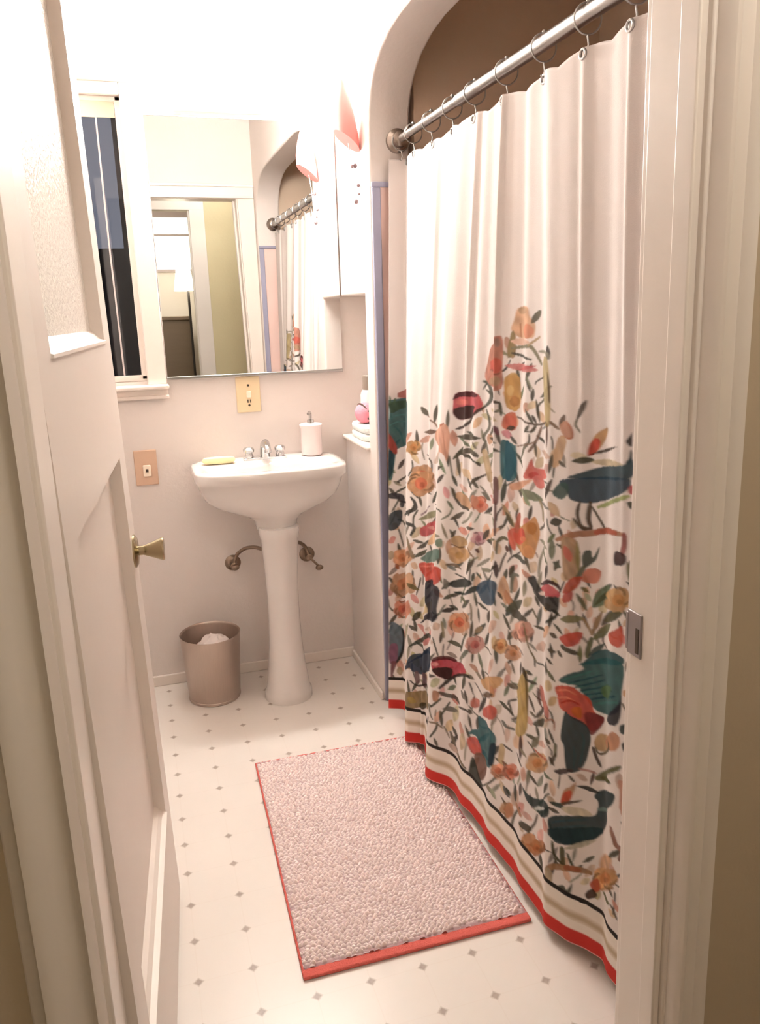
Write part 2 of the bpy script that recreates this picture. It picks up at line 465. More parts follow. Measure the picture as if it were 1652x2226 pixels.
('L',(78,76,68),0.079,1.3,(510,715,533,692)),
('S',(146,148,128),0.034,0.8,(1004,146,1020,164,1027,174)),
('S',(80,74,66),0.033,1.4,(953,959,957,950,957,938)),
('L',(115,128,91),0.074,1.4,(943,768,965,791)),
('S',(86,73,66),0.04,1.5,(736,652,746,680,757,697)),
('L',(211,195,174),0.129,0.9,(1006,807,1010,825)),
('S',(84,73,63),0.046,1.4,(760,449,771,469,796,494)),
('S',(146,147,126),0.031,2.3,(664,757,710,760,718,743)),
('L',(151,140,136),0.07,3.3,(791,546,841,601)),
('S',(82,77,67),0.04,1.5,(855,350,872,345,881,339)),
('L',(224,184,170),0.109,1.2,(997,805,1010,784)),
('L',(193,173,159),0.103,1.6,(1191,310,1198,341)),
('L',(153,139,129),0.113,1.4,(508,377,551,378)),
('L',(226,188,161),0.164,1,(992,171,1004,147)),
('L',(79,81,66),0.1,1.1,(502,812,520,787)),
('S',(85,77,69),0.03,1.6,(835,953,854,955,872,966)),
('L',(227,201,157),0.165,1.2,(725,478,729,510)),
('L',(82,76,66),0.087,3,(372,83,452,191)),
('L',(79,77,62),0.091,1.7,(630,140,665,190)),
('S',(158,155,132),0.034,2.1,(812,230,828,258,820,264)),
('L',(203,180,157),0.15,1.3,(944,288,971,285)),
('L',(145,138,131),0.079,1.4,(721,1067,734,1032)),
('S',(147,145,129),0.044,2.6,(551,707,589,730,604,746)),
('S',(142,142,127),0.054,4,(335,202,372,193,459,226)),
('L',(213,187,173),0.129,1.3,(770,294,777,338)),
('L',(86,80,58),0.083,1.5,(847,360,884,371)),
('L',(226,163,138),0.115,1.5,(743,770,760,805)),
('L',(147,138,125),0.081,1.2,(722,303,741,340)),
('L',(81,76,64),0.066,2.1,(873,950,921,941)),
('L',(202,153,143),0.239,0.6,(0,377,14,403)),
('L',(207,184,170),0.143,1.5,(1137,396,1145,426)),
('L',(80,76,65),0.077,0.9,(1025,733,1042,711)),
('L',(144,150,135),0.092,1.2,(495,465,502,436)),
('L',(87,79,63),0.089,2.8,(799,849,809,821)),
('L',(155,145,136),0.068,1.9,(851,841,880,874)),
('L',(213,193,170),0.197,1.5,(471,856,478,887)),
('L',(205,176,144),0.095,1.5,(1167,571,1183,554)),
('S',(85,75,64),0.052,1.7,(331,558,346,579,336,596)),
('S',(79,73,68),0.05,1.2,(616,347,622,338,630,325)),
('L',(203,192,140),0.12,3.3,(795,765,828,749)),
('L',(207,177,160),0.14,2.2,(757,1049,764,1030)),
('S',(79,81,65),0.042,1.6,(565,866,605,859,621,856)),
('L',(85,79,66),0.077,1.1,(621,398,625,431)),
('S',(112,118,99),0.028,1.5,(965,832,979,823,1000,821)),
('L',(230,169,170),0.169,1.3,(480,782,495,754)),
('S',(83,77,66),0.051,1.7,(192,756,218,778,216,798)),
('S',(83,75,63),0.034,1.8,(794,796,788,778,802,758)),
('L',(82,78,64),0.066,1.8,(881,401,890,377)),
('L',(198,183,143),0.158,1.3,(1064,138,1068,169)),
('S',(117,113,97),0.049,0.6,(0,756,0,774,17,793)),
('L',(151,141,134),0.066,1.1,(1021,623,1039,610)),
('L',(84,79,65),0.094,2.2,(197,204,223,148)),
('S',(156,139,126),0.04,1.5,(667,147,683,170,707,197)),
('L',(197,179,152),0.156,1.9,(872,890,904,914)),
('L',(153,145,135),0.074,1.5,(979,941,990,913)),
('S',(84,75,65),0.029,1.5,(1103,653,1116,653,1130,655)),
('L',(82,81,62),0.088,1.3,(771,611,801,590)),
('S',(114,122,97),0.036,1.9,(557,519,566,545,587,574)),
('L',(143,158,125),0.107,1,(15,257,43,293)),
('L',(79,79,65),0.06,2.1,(831,995,866,966)),
('L',(146,148,119),0.089,1.6,(261,653,326,617)),
('L',(78,78,63),0.095,1.8,(622,463,674,514)),
('L',(148,151,138),0.065,1.9,(1166,231,1172,211)),
('S',(84,78,67),0.031,1.5,(944,391,957,384,957,376)),
('L',(213,172,160),0.136,1.2,(835,188,870,199)),
('L',(80,75,68),0.095,1.7,(533,134,569,186)),
('L',(81,77,67),0.07,1.6,(1169,493,1188,530)),
('S',(86,75,62),0.035,0.9,(1011,737,1013,723,1017,714)),
('L',(198,159,140),0.159,1.6,(738,1126,759,1097)),
('L',(205,205,173),0.143,1.5,(1181,579,1183,602)),
('L',(202,189,173),0.149,1.2,(729,334,753,368)),
('L',(82,78,67),0.085,1.2,(607,238,628,203)),
('L',(195,195,161),0.192,1.3,(455,274,492,306)),
('L',(83,77,67),0.077,3,(1070,654,1116,698)),
('S',(84,80,64),0.044,1,(681,130,721,168,742,198)),
('S',(86,78,68),0.03,1.6,(1181,275,1188,267,1199,268)),
('L',(227,161,144),0.171,1.5,(529,690,582,691)),
('S',(82,72,68),0.06,1,(21,184,32,198,39,220)),
('S',(80,78,69),0.029,1.9,(879,522,887,524,930,533)),
('L',(233,190,160),0.187,1.9,(660,696,665,735)),
('L',(154,148,127),0.091,1.8,(835,634,842,669)),
('L',(83,77,67),0.074,0.8,(1000,356,1014,347)),
('L',(218,189,162),0.15,1.3,(586,650,619,685)),
('S',(157,136,130),0.037,1.9,(854,735,877,731,881,725)),
('L',(79,83,66),0.097,1,(492,510,523,529)),
('L',(155,149,126),0.105,1.4,(382,647,471,660)),
('L',(143,148,132),0.075,1.3,(953,244,958,211)),
('L',(150,143,134),0.079,1.5,(851,550,883,545)),
('S',(81,80,67),0.061,1,(22,677,38,689,167,734)),
('L',(216,191,164),0.134,1.1,(716,328,722,365)),
('L',(85,78,64),0.078,1.2,(1131,688,1142,663)),
('L',(149,142,119),0.107,1.1,(769,119,795,165)),
('L',(205,179,159),0.141,2.1,(792,168,820,221)),
('L',(153,152,125),0.056,1.8,(1183,403,1208,443)),
('L',(199,192,149),0.219,0.6,(1,699,3,731)),
('L',(210,199,165),0.234,1.6,(268,418,324,454)),
('L',(82,80,66),0.094,3,(558,919,610,908)),
('L',(81,74,70),0.074,0.8,(1013,660,1021,634)),
('L',(224,189,155),0.164,1.4,(593,930,626,957)),
('L',(109,119,98),0.077,1.5,(902,328,962,328)),
('S',(85,76,68),0.028,1.9,(750,833,771,843,784,851)),
('S',(149,150,128),0.043,1.5,(661,267,676,269,718,293)),
('S',(83,75,69),0.038,1.4,(1131,156,1135,185,1135,201)),
('L',(233,185,158),0.144,1.5,(770,979,787,956)),
('S',(84,76,63),0.05,2,(211,466,225,489,226,508)),
('L',(83,79,64),0.09,2.6,(898,147,907,122)),
('L',(204,193,149),0.16,2,(219,408,230,380)),
('L',(83,79,66),0.081,1.5,(841,488,869,493)),
('L',(90,72,67),0.066,1.4,(1045,353,1056,384)),
('L',(86,78,65),0.103,1.9,(466,590,474,633)),
('S',(87,76,63),0.039,1.5,(861,171,877,196,886,221)),
('L',(215,195,164),0.19,1.5,(590,161,603,213)),
('S',(88,80,64),0.035,2.2,(879,988,881,1005,916,1022)),
('S',(81,80,65),0.054,1.4,(459,221,474,232,497,254)),
('L',(222,181,166),0.157,1.6,(1107,219,1113,197)),
('L',(195,184,150),0.127,2.5,(623,963,672,957)),
('L',(83,79,65),0.083,2,(897,224,951,270)),
('L',(144,139,128),0.074,1.6,(623,626,688,666)),
('S',(83,81,64),0.037,2,(791,117,801,153,830,193)),
('L',(84,79,64),0.063,1.9,(869,590,929,601)),
('S',(152,141,133),0.033,1.3,(848,233,852,255,859,277)),
('L',(212,199,174),0.108,1.9,(907,681,946,675)),
('L',(195,177,154),0.141,2.5,(675,825,714,809)),
('L',(83,75,63),0.076,1.9,(831,1045,856,1081)),
('S',(84,80,65),0.034,1.5,(958,889,961,906,965,916)),
('S',(78,75,66),0.042,2,(523,481,547,479,589,480)),
('L',(79,76,68),0.068,2.4,(1071,377,1119,396)),
('L',(144,145,132),0.077,0.8,(1010,190,1017,224)),
('L',(221,181,168),0.153,1.2,(746,528,753,505)),
('L',(216,169,143),0.128,2.1,(1198,255,1209,238)),
('L',(221,188,168),0.118,1.2,(1034,656,1045,681)),
('S',(85,74,65),0.032,2.3,(628,1016,647,1034,664,1048)),
('S',(157,150,133),0.033,1.4,(902,1019,939,1012,961,1002)),
('L',(149,140,127),0.074,1.5,(760,753,785,718)),
('L',(211,160,136),0.127,1.9,(1156,196,1162,170)),
('L',(85,76,66),0.107,1.7,(658,207,720,219)),
('L',(110,120,100),0.062,1.6,(1158,692,1190,689)),
('S',(85,73,68),0.036,1.5,(725,756,727,770,741,788)),
('L',(84,79,65),0.078,1.5,(962,723,975,746)),
('L',(154,150,131),0.084,2.7,(888,761,943,757)),
('L',(84,74,63),0.058,1.5,(1117,742,1138,728)),
('L',(219,189,166),0.099,1.9,(1153,426,1170,418)),
('S',(84,76,67),0.039,1.3,(604,577,605,600,607,616)),
('L',(213,152,143),0.172,1.8,(257,367,338,345)),
('L',(79,73,64),0.068,0.8,(1001,198,1017,173)),
('L',(120,116,99),0.081,1.9,(802,895,840,933)),
('P',(62,105,106),0,0.9,(0,890,0,936,10,942,172,948,174,857,38,809,22,792,11,722,0,723,0,794,0,841)),
('P',(75,97,78),0,1.1,(0,912,8,935,168,945,40,916,13,905)),
('P',(168,75,65),0,0.6,(0,852,1,850,22,816,25,792,13,793,0,810,0,828)),
('P',(48,70,78),0,0.6,(0,799,15,788,13,746,3,721,0,723)),
('L',(200,222,226),0.126,0.6,(0,924,0,883)),
('P',(182,112,102),0,1.3,(32,946,36,964,148,984,148,950)),
('L',(85,110,85),0.082,0.6,(3,954,6,930)),
('L',(85,110,85),0.082,0.9,(20,947,14,930)),
('S',(88,130,130),0.038,1.1,(1,887,22,898,54,900)),
('S',(88,130,130),0.036,1,(0,869,22,879,54,881)),
('P',(160,121,79),0,1.8,(259,840,257,833,248,829,232,826,220,829,216,834,220,841,232,846,248,848,257,845)),
('P',(190,144,94),0,1.6,(240,827,236,820,226,816,212,814,201,816,190,820,201,829,212,834,225,835,236,832)),
('P',(185,140,91),0,1.5,(227,830,223,823,213,818,198,816,177,817,129,803,177,830,198,836,213,838,223,836)),
('P',(177,134,87),0,1.5,(229,842,225,836,215,831,201,830,177,830,172,835,177,841,201,848,215,851,225,848)),
('P',(202,153,100),0,1.8,(257,845,252,839,240,833,229,832,216,834,215,840,216,846,229,852,240,853,252,851)),
('P',(190,130,80),0,1.5,(236,837,234,831,226,826,216,826,209,828,201,832,209,839,216,843,225,844,233,841)),
('P',(163,111,68),0,1.7,(232,834,229,831,226,829,222,829,216,829,216,832,216,835,223,837,227,837,229,835)),
('S',(142,108,70),0.039,1.7,(234,818,218,818,209,823)),
('S',(142,108,70),0.039,1.7,(227,854,241,849,240,842)),
('S',(142,108,70),0.038,1.6,(243,821,223,819,215,822)),
('P',(197,152,116),0,1.9,(343,777,339,767,325,759,280,751,265,754,259,762,265,772,279,781,324,788,339,785)),
('P',(207,160,122),0,1.5,(317,761,292,748,273,739,257,736,237,739,232,748,237,758,255,766,273,769,290,765)),
('P',(208,161,122),0,1.9,(272,764,268,755,252,746,230,743,215,747,209,756,213,765,230,773,251,776,266,773)),
('P',(193,149,114),0,1.7,(276,779,272,769,258,761,237,758,219,761,215,770,219,780,236,788,257,790,272,787)),
('P',(191,148,112),0,1.3,(329,791,324,780,290,769,268,766,252,769,244,776,251,787,268,796,286,798,325,798)),
('P',(215,122,92),0,1.5,(290,770,287,762,273,756,259,753,245,756,243,764,245,772,258,779,272,781,287,778)),
('P',(184,104,79),0,1.5,(282,766,279,762,275,759,268,758,264,760,261,763,264,767,268,771,273,771,279,769)),
('S',(144,111,84),0.049,1.5,(290,744,264,742,252,750)),
('S',(144,111,84),0.046,1.8,(339,782,328,768,290,758)),
('S',(144,111,84),0.049,1.7,(226,742,222,756,234,766)),
('L',(92,85,72),0.149,1.5,(252,942,287,922)),
('L',(92,85,72),0.1,1.9,(342,958,332,910)),
('S',(150,120,100),0.044,1.9,(287,921,332,911,347,902)),
('L',(112,86,70),0.128,1.6,(269,879,349,892)),
('L',(92,85,72),0.093,1.5,(483,959,481,911)),
('P',(216,164,140),0,1.8,(347,896,464,925,490,910,492,888,485,841,462,857,353,863)),
('S',(185,125,105),0.035,1.8,(387,899,456,922,466,927)),
('S',(190,140,120),0.032,1.7,(464,908,473,877,485,844)),
('L',(204,152,132),0.208,1.1,(499,915,508,878)),
('P',(198,85,92),0,1.2,(498,987,509,999,557,1006,607,1005,622,993,626,981,611,967,575,950,522,940,502,948,497,958,498,975)),
('P',(72,35,38),0,1.9,(498,987,509,999,557,1006,603,1005,601,997,526,992,499,983)),
('P',(55,45,42),0,2.9,(498,958,510,966,558,975,598,977,589,965,575,950,522,940,502,948)),
('P',(218,125,118),0,1.4,(559,983,557,979,531,974,516,973,506,975,504,979,506,982,516,985,531,986,557,987)),
('S',(70,55,50),0.069,1.4,(639,981,590,958,555,933,510,918)),
('S',(95,95,85),0.073,2.5,(629,1032,647,1029,664,1016,665,997,639,981)),
('S',(110,108,95),0.063,2,(644,974,660,955,661,938,636,917,649,901,660,885)),
('P',(194,132,112),0,0.8,(711,1125,728,1123,732,1094,731,1054,732,1030,713,1019,656,1027,632,1042,643,1074,660,1105)),
('P',(205,105,90),0,0.8,(729,1070,727,1061,720,1055,713,1055,663,1057,658,1066,661,1076,713,1084,718,1084,727,1079)),
('P',(182,150,122),0,1,(727,1039,724,1033,717,1029,711,1029,660,1028,656,1034,660,1040,711,1048,718,1048,724,1045)),
('P',(170,140,130),0,0.8,(724,1113,722,1108,720,1105,716,1105,714,1108,713,1113,713,1119,716,1123,720,1122,722,1119)),
('S',(150,95,80),0.032,1,(658,1058,713,1052,725,1056)),
('P',(204,164,108),0,1.8,(738,1046,784,1055,785,988,749,993,742,1014)),
('P',(168,138,102),0,2.2,(745,1092,749,1114,774,1136,775,1088)),
('P',(202,112,86),0,1.8,(735,964,749,977,780,981,781,949,738,947)),
('L',(115,75,85),0.137,1,(711,950,727,932)),
('P',(55,105,115),0,1.8,(731,917,742,925,777,919,784,912,785,854,739,847,731,880)),
('S',(85,130,140),0.032,1.2,(739,897,745,873,743,849)),
('L',(92,85,72),0.127,1.4,(510,901,626,912)),
('S',(92,85,72),0.115,1.5,(524,865,576,878,614,873)),
('L',(92,85,72),0.11,1.3,(513,862,530,807)),
('L',(92,85,72),0.1,1.3,(664,918,721,915)),
('L',(92,85,72),0.088,1.4,(611,858,629,853)),
('L',(130,128,112),0.068,1,(713,977,729,983)),
('S',(196,172,138),0.196,1.6,(644,883,671,833)),
('L',(130,122,108),0.074,1.6,(587,900,614,887)),
('L',(92,85,72),0.106,1.7,(388,800,470,827)),
('P',(216,174,140),0,3.6,(784,1179,835,1181,847,1163,865,1152,866,1136,854,1125,795,1124,773,1131,757,1141,769,1157)),
('L',(216,150,122),0.242,2.2,(834,1151,835,1123)),
('S',(180,130,100),0.031,1.9,(792,1150,795,1126)),
('P',(190,160,130),0,2.5,(835,1175,831,1171,810,1168,794,1168,787,1171,784,1175,787,1179,794,1180,810,1181,833,1178)),
('L',(108,100,82),0.115,2.4,(890,1175,852,1151)),
('P',(152,134,98),0,2.2,(745,1089,757,1133,773,1131,769,1098,760,1087)),
('S',(135,130,106),0.07,1.8,(763,1104,841,1110,866,1101,893,1080)),
('S',(190,165,130),0.045,1.9,(841,1112,884,1127)),
('S',(80,75,65),0.049,2.2,(764,1095,802,1091,851,1086)),
('L',(72,64,60),0.094,1.8,(939,1115,943,1090)),
('S',(150,145,130),0.053,4,(888,1102,932,1101,939,1092)),
('L',(208,134,130),0.143,2.2,(736,1070,881,1068)),
('L',(205,110,110),0.067,1.9,(787,1064,872,1076)),
('L',(225,190,170),0.134,1.9,(755,1117,848,1117)),
('P',(204,160,100),0,1.9,(742,1044,791,1050,794,992,745,991)),
('P',(182,132,82),0,1.5,(794,1005,791,998,782,994,771,993,760,996,756,1002,762,1008,770,1013,782,1013,791,1010)),
('P',(215,180,125),0,2.2,(773,1024,770,1017,764,1013,755,1012,748,1016,746,1021,748,1028,755,1032,764,1033,771,1029)),
('S',(140,138,118),0.045,1.6,(835,1055,847,1042,856,1034)),
('P',(188,170,125),0,2.2,(900,1083,941,1090,950,986,919,979)),
('P',(100,80,60),0,1.5,(939,1068,948,1050,950,1020,944,1022)),
('L',(92,85,72),0.067,1.9,(872,1016,887,974)),
('L',(70,62,55),0.066,2.1,(856,986,875,971)),
('S',(104,88,78),0.044,1.6,(787,974,866,969,933,981)),
('L',(92,85,72),0.062,1.9,(827,949,849,966)),
('L',(92,85,72),0.057,2.1,(854,952,875,969)),
('L',(112,80,65),0.057,1.8,(939,982,936,935)),
('S',(130,105,92),0.054,1.9,(894,968,875,941,848,917)),
('L',(92,85,72),0.053,2.1,(869,940,875,910)),
('S',(140,115,100),0.031,1.6,(788,918,845,930,869,938)),
('S',(140,115,95),0.061,1.5,(950,984,971,975)),
('L',(112,92,78),0.094,1.5,(989,1001,974,978)),
('L',(104,94,86),0.09,1.3,(1034,1029,1013,994)),
('S',(140,135,120),0.053,0.9,(1014,996,1011,985,1021,975)),
('P',(204,156,132),0,1.2,(974,979,989,990,1004,980,1004,962,987,963)),
('S',(185,120,95),0.03,1.3,(992,990,1004,977,1003,962,979,964)),
('S',(206,172,138),0.164,1.5,(982,959,974,937,961,912)),
('P',(194,152,104),0,1.6,(1035,938,1038,956,1052,974,1081,989,1080,975,1064,954,1045,940)),
('P',(204,84,72),0,1.5,(1035,938,1038,955,1050,968,1064,965,1059,951,1045,940)),
('P',(228,216,190),0,1.2,(1001,934,1014,941,1032,938,1032,932,1011,929)),
('L',(75,60,50),0.049,1.3,(1034,938,1121,965)),
('L',(75,75,56),0.111,0.9,(1004,924,1050,932)),
('L',(205,190,160),0.112,1.6,(1038,927,1140,940)),
('P',(52,47,48),0,1,(1144,978,1151,988,1153,990,1153,970,1146,973)),
('S',(60,60,58),0.049,1,(1152,963,1151,951,1146,943)),
('P',(44,72,84),0,2.1,(1001,894,1027,909,1073,925,1135,938,1148,949,1152,957,1151,920)),
('P',(206,106,96),0,1.9,(831,863,841,883,858,904,870,891,922,893,933,882)),
('P',(190,80,75),0,1.9,(884,879,880,875,870,870,859,868,851,869,847,872,851,877,859,880,870,883,880,882)),
('L',(92,85,72),0.076,1.6,(957,930,946,893)),
('L',(92,85,72),0.074,1.5,(971,920,992,911)),
('P',(50,95,110),0,1.5,(746,920,767,917,782,901,787,883,770,852,749,848)),
('P',(206,112,92),0,1.8,(745,974,774,974,784,961,775,952,746,950)),
('L',(70,60,50),0.09,1.9,(748,947,780,954)),
('P',(187,142,106),0,1.6,(346,754,338,742,319,732,273,724,258,728,250,737,258,749,273,757,317,766,336,762)),
('P',(196,149,111),0,1.9,(293,735,285,723,266,713,245,710,225,713,218,724,225,735,244,744,268,748,283,743)),
('P',(202,153,114),0,1.9,(268,743,261,731,243,722,218,718,192,720,180,729,192,742,218,752,244,755,261,751)),
('P',(218,165,123),0,1.7,(278,763,272,752,257,742,232,740,212,743,202,752,211,764,232,773,255,777,272,773)),
('P',(199,151,112),0,1.6,(332,772,325,761,289,748,265,744,245,748,237,757,245,768,264,777,287,781,324,781)),
('P',(216,124,94),0,1.5,(289,750,280,740,268,732,251,730,236,733,230,742,234,751,251,760,268,762,280,758)),
('P',(185,106,80),0,1.3,(276,745,275,740,269,737,262,736,257,737,254,741,258,747,262,750,269,751,275,749)),
('S',(142,108,80),0.053,1.7,(192,735,212,751,233,758)),
('S',(142,108,80),0.051,1.6,(202,754,232,766,252,765)),
('S',(142,108,80),0.052,2.2,(339,755,319,740,276,731)),
('S',(60,58,65),0.166,1,(0,672,40,666,40,642)),
('P',(60,72,80),0,1,(3,618,22,629,40,627,38,595,21,574,1,572,0,597)),
('S',(70,68,60),0.096,1.9,(212,702,233,689,220,669,59,617,222,630,213,602)),
('L',(150,145,112),0.142,2.4,(250,649,433,710)),
('P',(192,86,88),0,1.6,(261,619,278,637,408,680,374,643,317,618,272,609)),
('L',(225,160,150),0.089,1.7,(318,641,372,649)),
('P',(108,134,124),0,2.1,(266,548,324,577,460,627,460,598,326,548)),
('P',(125,142,122),0,1.6,(449,645,478,655,480,636,451,633)),
('P',(206,86,72),0,1.7,(259,533,333,549,469,584,473,546,365,499,290,502)),
('S',(225,130,115),0.041,1.9,(268,527,335,540,445,574)),
('P',(48,48,58),0,2.7,(322,497,469,536,470,480,464,447,342,392,335,423,297,457)),
('L',(60,55,60),0.133,1.9,(271,371,434,448)),
('P',(215,164,125),0,3.1,(223,542,216,533,198,526,95,480,95,481,95,490,95,498,95,506,205,552,218,549)),
('P',(199,152,116),0,1.2,(136,526,136,518,57,466,38,463,29,468,25,477,29,485,38,490,59,492,136,534)),
('P',(230,175,134),0,0.9,(47,484,43,475,33,470,24,471,15,476,13,485,15,492,24,497,33,497,43,492)),
('P',(226,173,132),0,1,(60,503,46,491,36,485,27,486,18,491,15,500,18,509,27,514,36,513,47,509)),
('P',(230,175,134),0,1.2,(140,552,140,542,60,492,40,489,32,494,29,503,32,510,40,515,60,518,140,557)),
('P',(215,145,105),0,1,(122,536,61,486,46,478,36,478,31,483,28,490,31,497,36,502,46,502,60,500)),
('P',(184,124,90),0,1.2,(60,490,61,487,47,481,42,481,39,483,38,487,39,490,42,492,47,493,60,493)),
('S',(155,118,90),0.043,2.5,(197,556,206,546,198,538)),
('S',(155,118,90),0.043,3.3,(117,516,184,552,194,545)),
('S',(155,118,90),0.045,2.9,(125,516,194,552,194,544)),
('P',(205,163,128),0,2.2,(248,467,239,454,219,444,187,439,97,391,97,402,97,414,186,473,218,479,239,476)),
('P',(195,154,121),0,1.3,(163,452,163,440,163,428,38,372,25,380,21,392,25,403,38,410,163,464,163,461)),
('P',(175,139,109),0,1,(137,449,47,392,33,384,20,384,7,392,3,404,8,415,20,422,33,422,46,415)),
('P',(198,157,123),0,1,(145,480,145,467,40,407,25,407,15,414,11,426,15,438,27,445,42,444,145,488)),
('P',(216,171,135),0,2.9,(230,486,223,475,199,464,73,408,73,415,73,427,73,438,73,446,199,498,223,496)),
('P',(205,140,104),0,1.2,(140,468,140,456,140,441,38,394,29,401,25,410,29,420,38,426,140,469,140,475)),
('P',(176,120,89),0,2.2,(123,462,123,455,123,445,47,399,42,401,39,406,42,411,47,414,123,459,123,464)),
('S',(149,118,93),0.061,1,(24,378,17,395,21,407)),
('S',(149,118,93),0.055,1.8,(232,489,232,472,213,461)),
('S',(149,118,93),0.058,1,(40,373,25,385,24,398)),
('P',(224,154,127),0,2.7,(222,398,216,389,202,383,99,321,99,323,99,331,99,339,99,347,201,407,216,404)),
('P',(206,142,117),0,1.2,(135,389,135,381,135,366,39,311,29,316,28,324,29,333,39,338,135,390,135,396)),
('P',(197,136,111),0,1,(47,331,43,323,33,317,25,317,17,323,14,330,17,339,25,344,35,344,43,339)),
('P',(220,151,124),0,1,(122,397,47,340,38,334,28,334,20,339,17,347,20,355,28,360,38,360,47,356)),
('P',(214,147,121),0,4,(213,412,208,403,188,395,78,335,78,340,78,347,78,356,78,361,187,419,206,418)),
('P',(205,115,95),0,1.1,(122,398,122,384,46,326,38,325,31,329,29,337,31,344,38,348,46,349,122,397)),
('P',(176,98,81),0,1,(103,389,103,385,47,329,43,329,40,331,39,335,40,338,43,340,47,341,103,391)),
('S',(152,105,86),0.049,1,(45,311,32,317,29,326)),
('S',(152,105,86),0.049,1,(24,317,21,329,25,338)),
('S',(152,105,86),0.047,1.2,(32,362,47,359,125,403)),
('L',(80,75,55),0.17,1.8,(226,371,275,403)),
('L',(92,85,72),0.12,2.1,(205,355,257,347)),
('L',(120,105,70),0.138,2,(181,466,265,462)),
('S',(150,130,105),0.113,2.1,(183,589,208,563,227,544)),
('L',(170,105,75),0.133,1,(20,473,31,455)),
('P',(216,142,136),0,2.1,(259,326,322,341,423,409,358,336,322,317)),
('L',(70,75,65),0.126,1.8,(201,293,420,379)),
('L',(92,85,72),0.089,1.7,(223,590,278,592)),
('P',(48,62,78),0,1.8,(188,249,230,277,311,296,422,359,422,331,192,244)),
('P',(95,112,124),0,1,(3,281,15,296,49,269,49,213,24,171,3,171)),
('P',(140,96,116),0,1,(3,224,27,226,24,171,3,171)),
('S',(45,45,40),0.098,1,(42,276,49,251,42,204,24,172)),
('P',(202,162,128),0,1.5,(512,767,534,777,569,773,604,760,573,744,530,753)),
('P',(212,140,117),0,2,(669,773,665,767,654,760,637,757,629,759,625,763,628,770,637,776,653,778,664,777)),
('P',(213,141,118),0,1.4,(660,767,654,760,640,753,629,750,622,753,618,758,621,764,628,769,640,771,654,771)),
('P',(220,146,122),0,1.3,(633,768,629,761,622,756,614,755,604,756,601,762,603,768,612,773,622,775,629,772)),
('P',(234,155,129),0,1.2,(639,778,636,772,628,767,619,765,611,767,607,772,611,779,618,784,628,786,636,783)),
('P',(235,156,130),0,1.4,(660,784,654,777,644,771,629,768,621,770,619,776,621,781,628,786,640,789,653,788)),
('P',(222,125,100),0,1.4,(646,772,644,767,635,762,625,759,621,761,616,766,621,772,625,776,633,778,644,777)),
('P',(190,107,86),0,1.4,(640,769,639,766,635,764,630,763,628,764,626,766,628,769,630,771,633,771,640,771)),
('S',(162,108,90),0.033,1.4,(604,761,610,770,618,775)),
('S',(162,108,90),0.036,1.3,(611,753,608,761,615,768)),
('S',(162,108,90),0.033,2.3,(636,787,653,784,651,778)),
('L',(92,85,72),0.095,1.3,(504,783,515,756)),
('S',(90,80,70),0.074,1.5,(515,758,538,746,586,746)),
('L',(95,85,72),0.116,1.3,(501,706,559,735)),
('L',(120,115,100),0.108,1.6,(632,797,678,787)),
('L',(92,85,72),0.088,1.4,(598,820,623,802)),
('L',(92,85,72),0.084,2.5,(565,815,600,795)),
('L',(210,150,125),0.219,1.4,(607,786,612,760)),
('S',(130,95,95),0.118,1.4,(720,843,722,818,721,792)),
('S',(120,90,88),0.059,1.3,(721,792,721,757,721,726)),
('L',(65,70,60),0.123,1.3,(750,846,738,796)),
('L',(92,85,72),0.084,1.6,(568,701,615,711)),
('P',(219,177,179),0,2.1,(661,698,660,693,651,687,636,683,628,684,625,688,628,694,635,699,650,704,658,702)),
('P',(203,164,166),0,1.3,(653,691,646,684,637,678,628,676,621,677,619,682,621,687,628,692,636,694,646,694)),
('P',(212,171,173),0,1.3,(630,690,629,685,622,680,615,679,607,679,603,684,607,690,614,695,622,697,628,694)),
('P',(228,184,186),0,1.3,(637,701,635,696,628,691,619,689,612,691,611,695,612,701,619,705,628,707,635,705)),
('P',(212,171,173),0,1.6,(656,706,653,700,639,693,630,691,623,692,621,696,623,703,629,707,642,710,651,710)),
('P',(188,125,136),0,1.3,(639,694,639,690,632,685,625,684,621,685,618,689,621,695,623,698,632,700,637,699)),
('P',(161,107,116),0,1.4,(636,692,636,690,633,688,629,687,626,687,625,689,626,692,629,694,632,694,636,694)),
('S',(149,120,122),0.031,1.6,(653,689,639,682,629,682)),
('S',(149,120,122),0.033,1.1,(632,677,621,678,619,683)),
('S',(149,120,122),0.033,1.3,(615,701,623,704,630,701)),
('L',(80,72,62),0.102,1.9,(675,724,646,693)),
('L',(100,70,65),0.094,1.3,(618,665,635,662)),
('P',(192,158,114),0,1.8,(509,665,544,676,586,669,547,650,512,650)),
('P',(204,164,120),0,1.8,(508,640,566,653,604,645,534,606,505,612)),
('S',(130,95,60),0.037,1.9,(510,648,538,646,565,655)),
('S',(150,120,95),0.052,1.3,(587,660,615,646)),
('P',(190,150,95),0,2.2,(561,634,558,628,550,623,534,619,526,620,522,624,524,630,533,634,548,638,558,637)),
('L',(92,85,72),0.095,1,(506,664,522,685)),
('L',(80,70,55),0.093,1.6,(619,643,582,595)),
('S',(135,115,95),0.058,1.3,(498,596,522,601,551,598)),
('L',(75,60,62),0.137,1.2,(725,673,729,635)),
('P',(48,54,52),0,1.8,(512,557,537,569,597,589,614,584,598,571,540,549,513,546)),
('P',(50,60,58),0,1.3,(524,536,577,549,614,578,637,584,630,572,579,545,536,534)),
('P',(64,86,106),0,1.7,(629,584,664,608,727,627,727,594,717,573,668,555,637,564)),
('P',(130,125,115),0,1,(491,561,505,555,501,537,491,539)),
('S',(110,100,90),0.03,1.1,(508,537,510,523,526,493)),
('L',(60,55,50),0.118,1.2,(488,478,530,494)),
('L',(120,120,95),0.105,2.6,(554,531,594,529)),
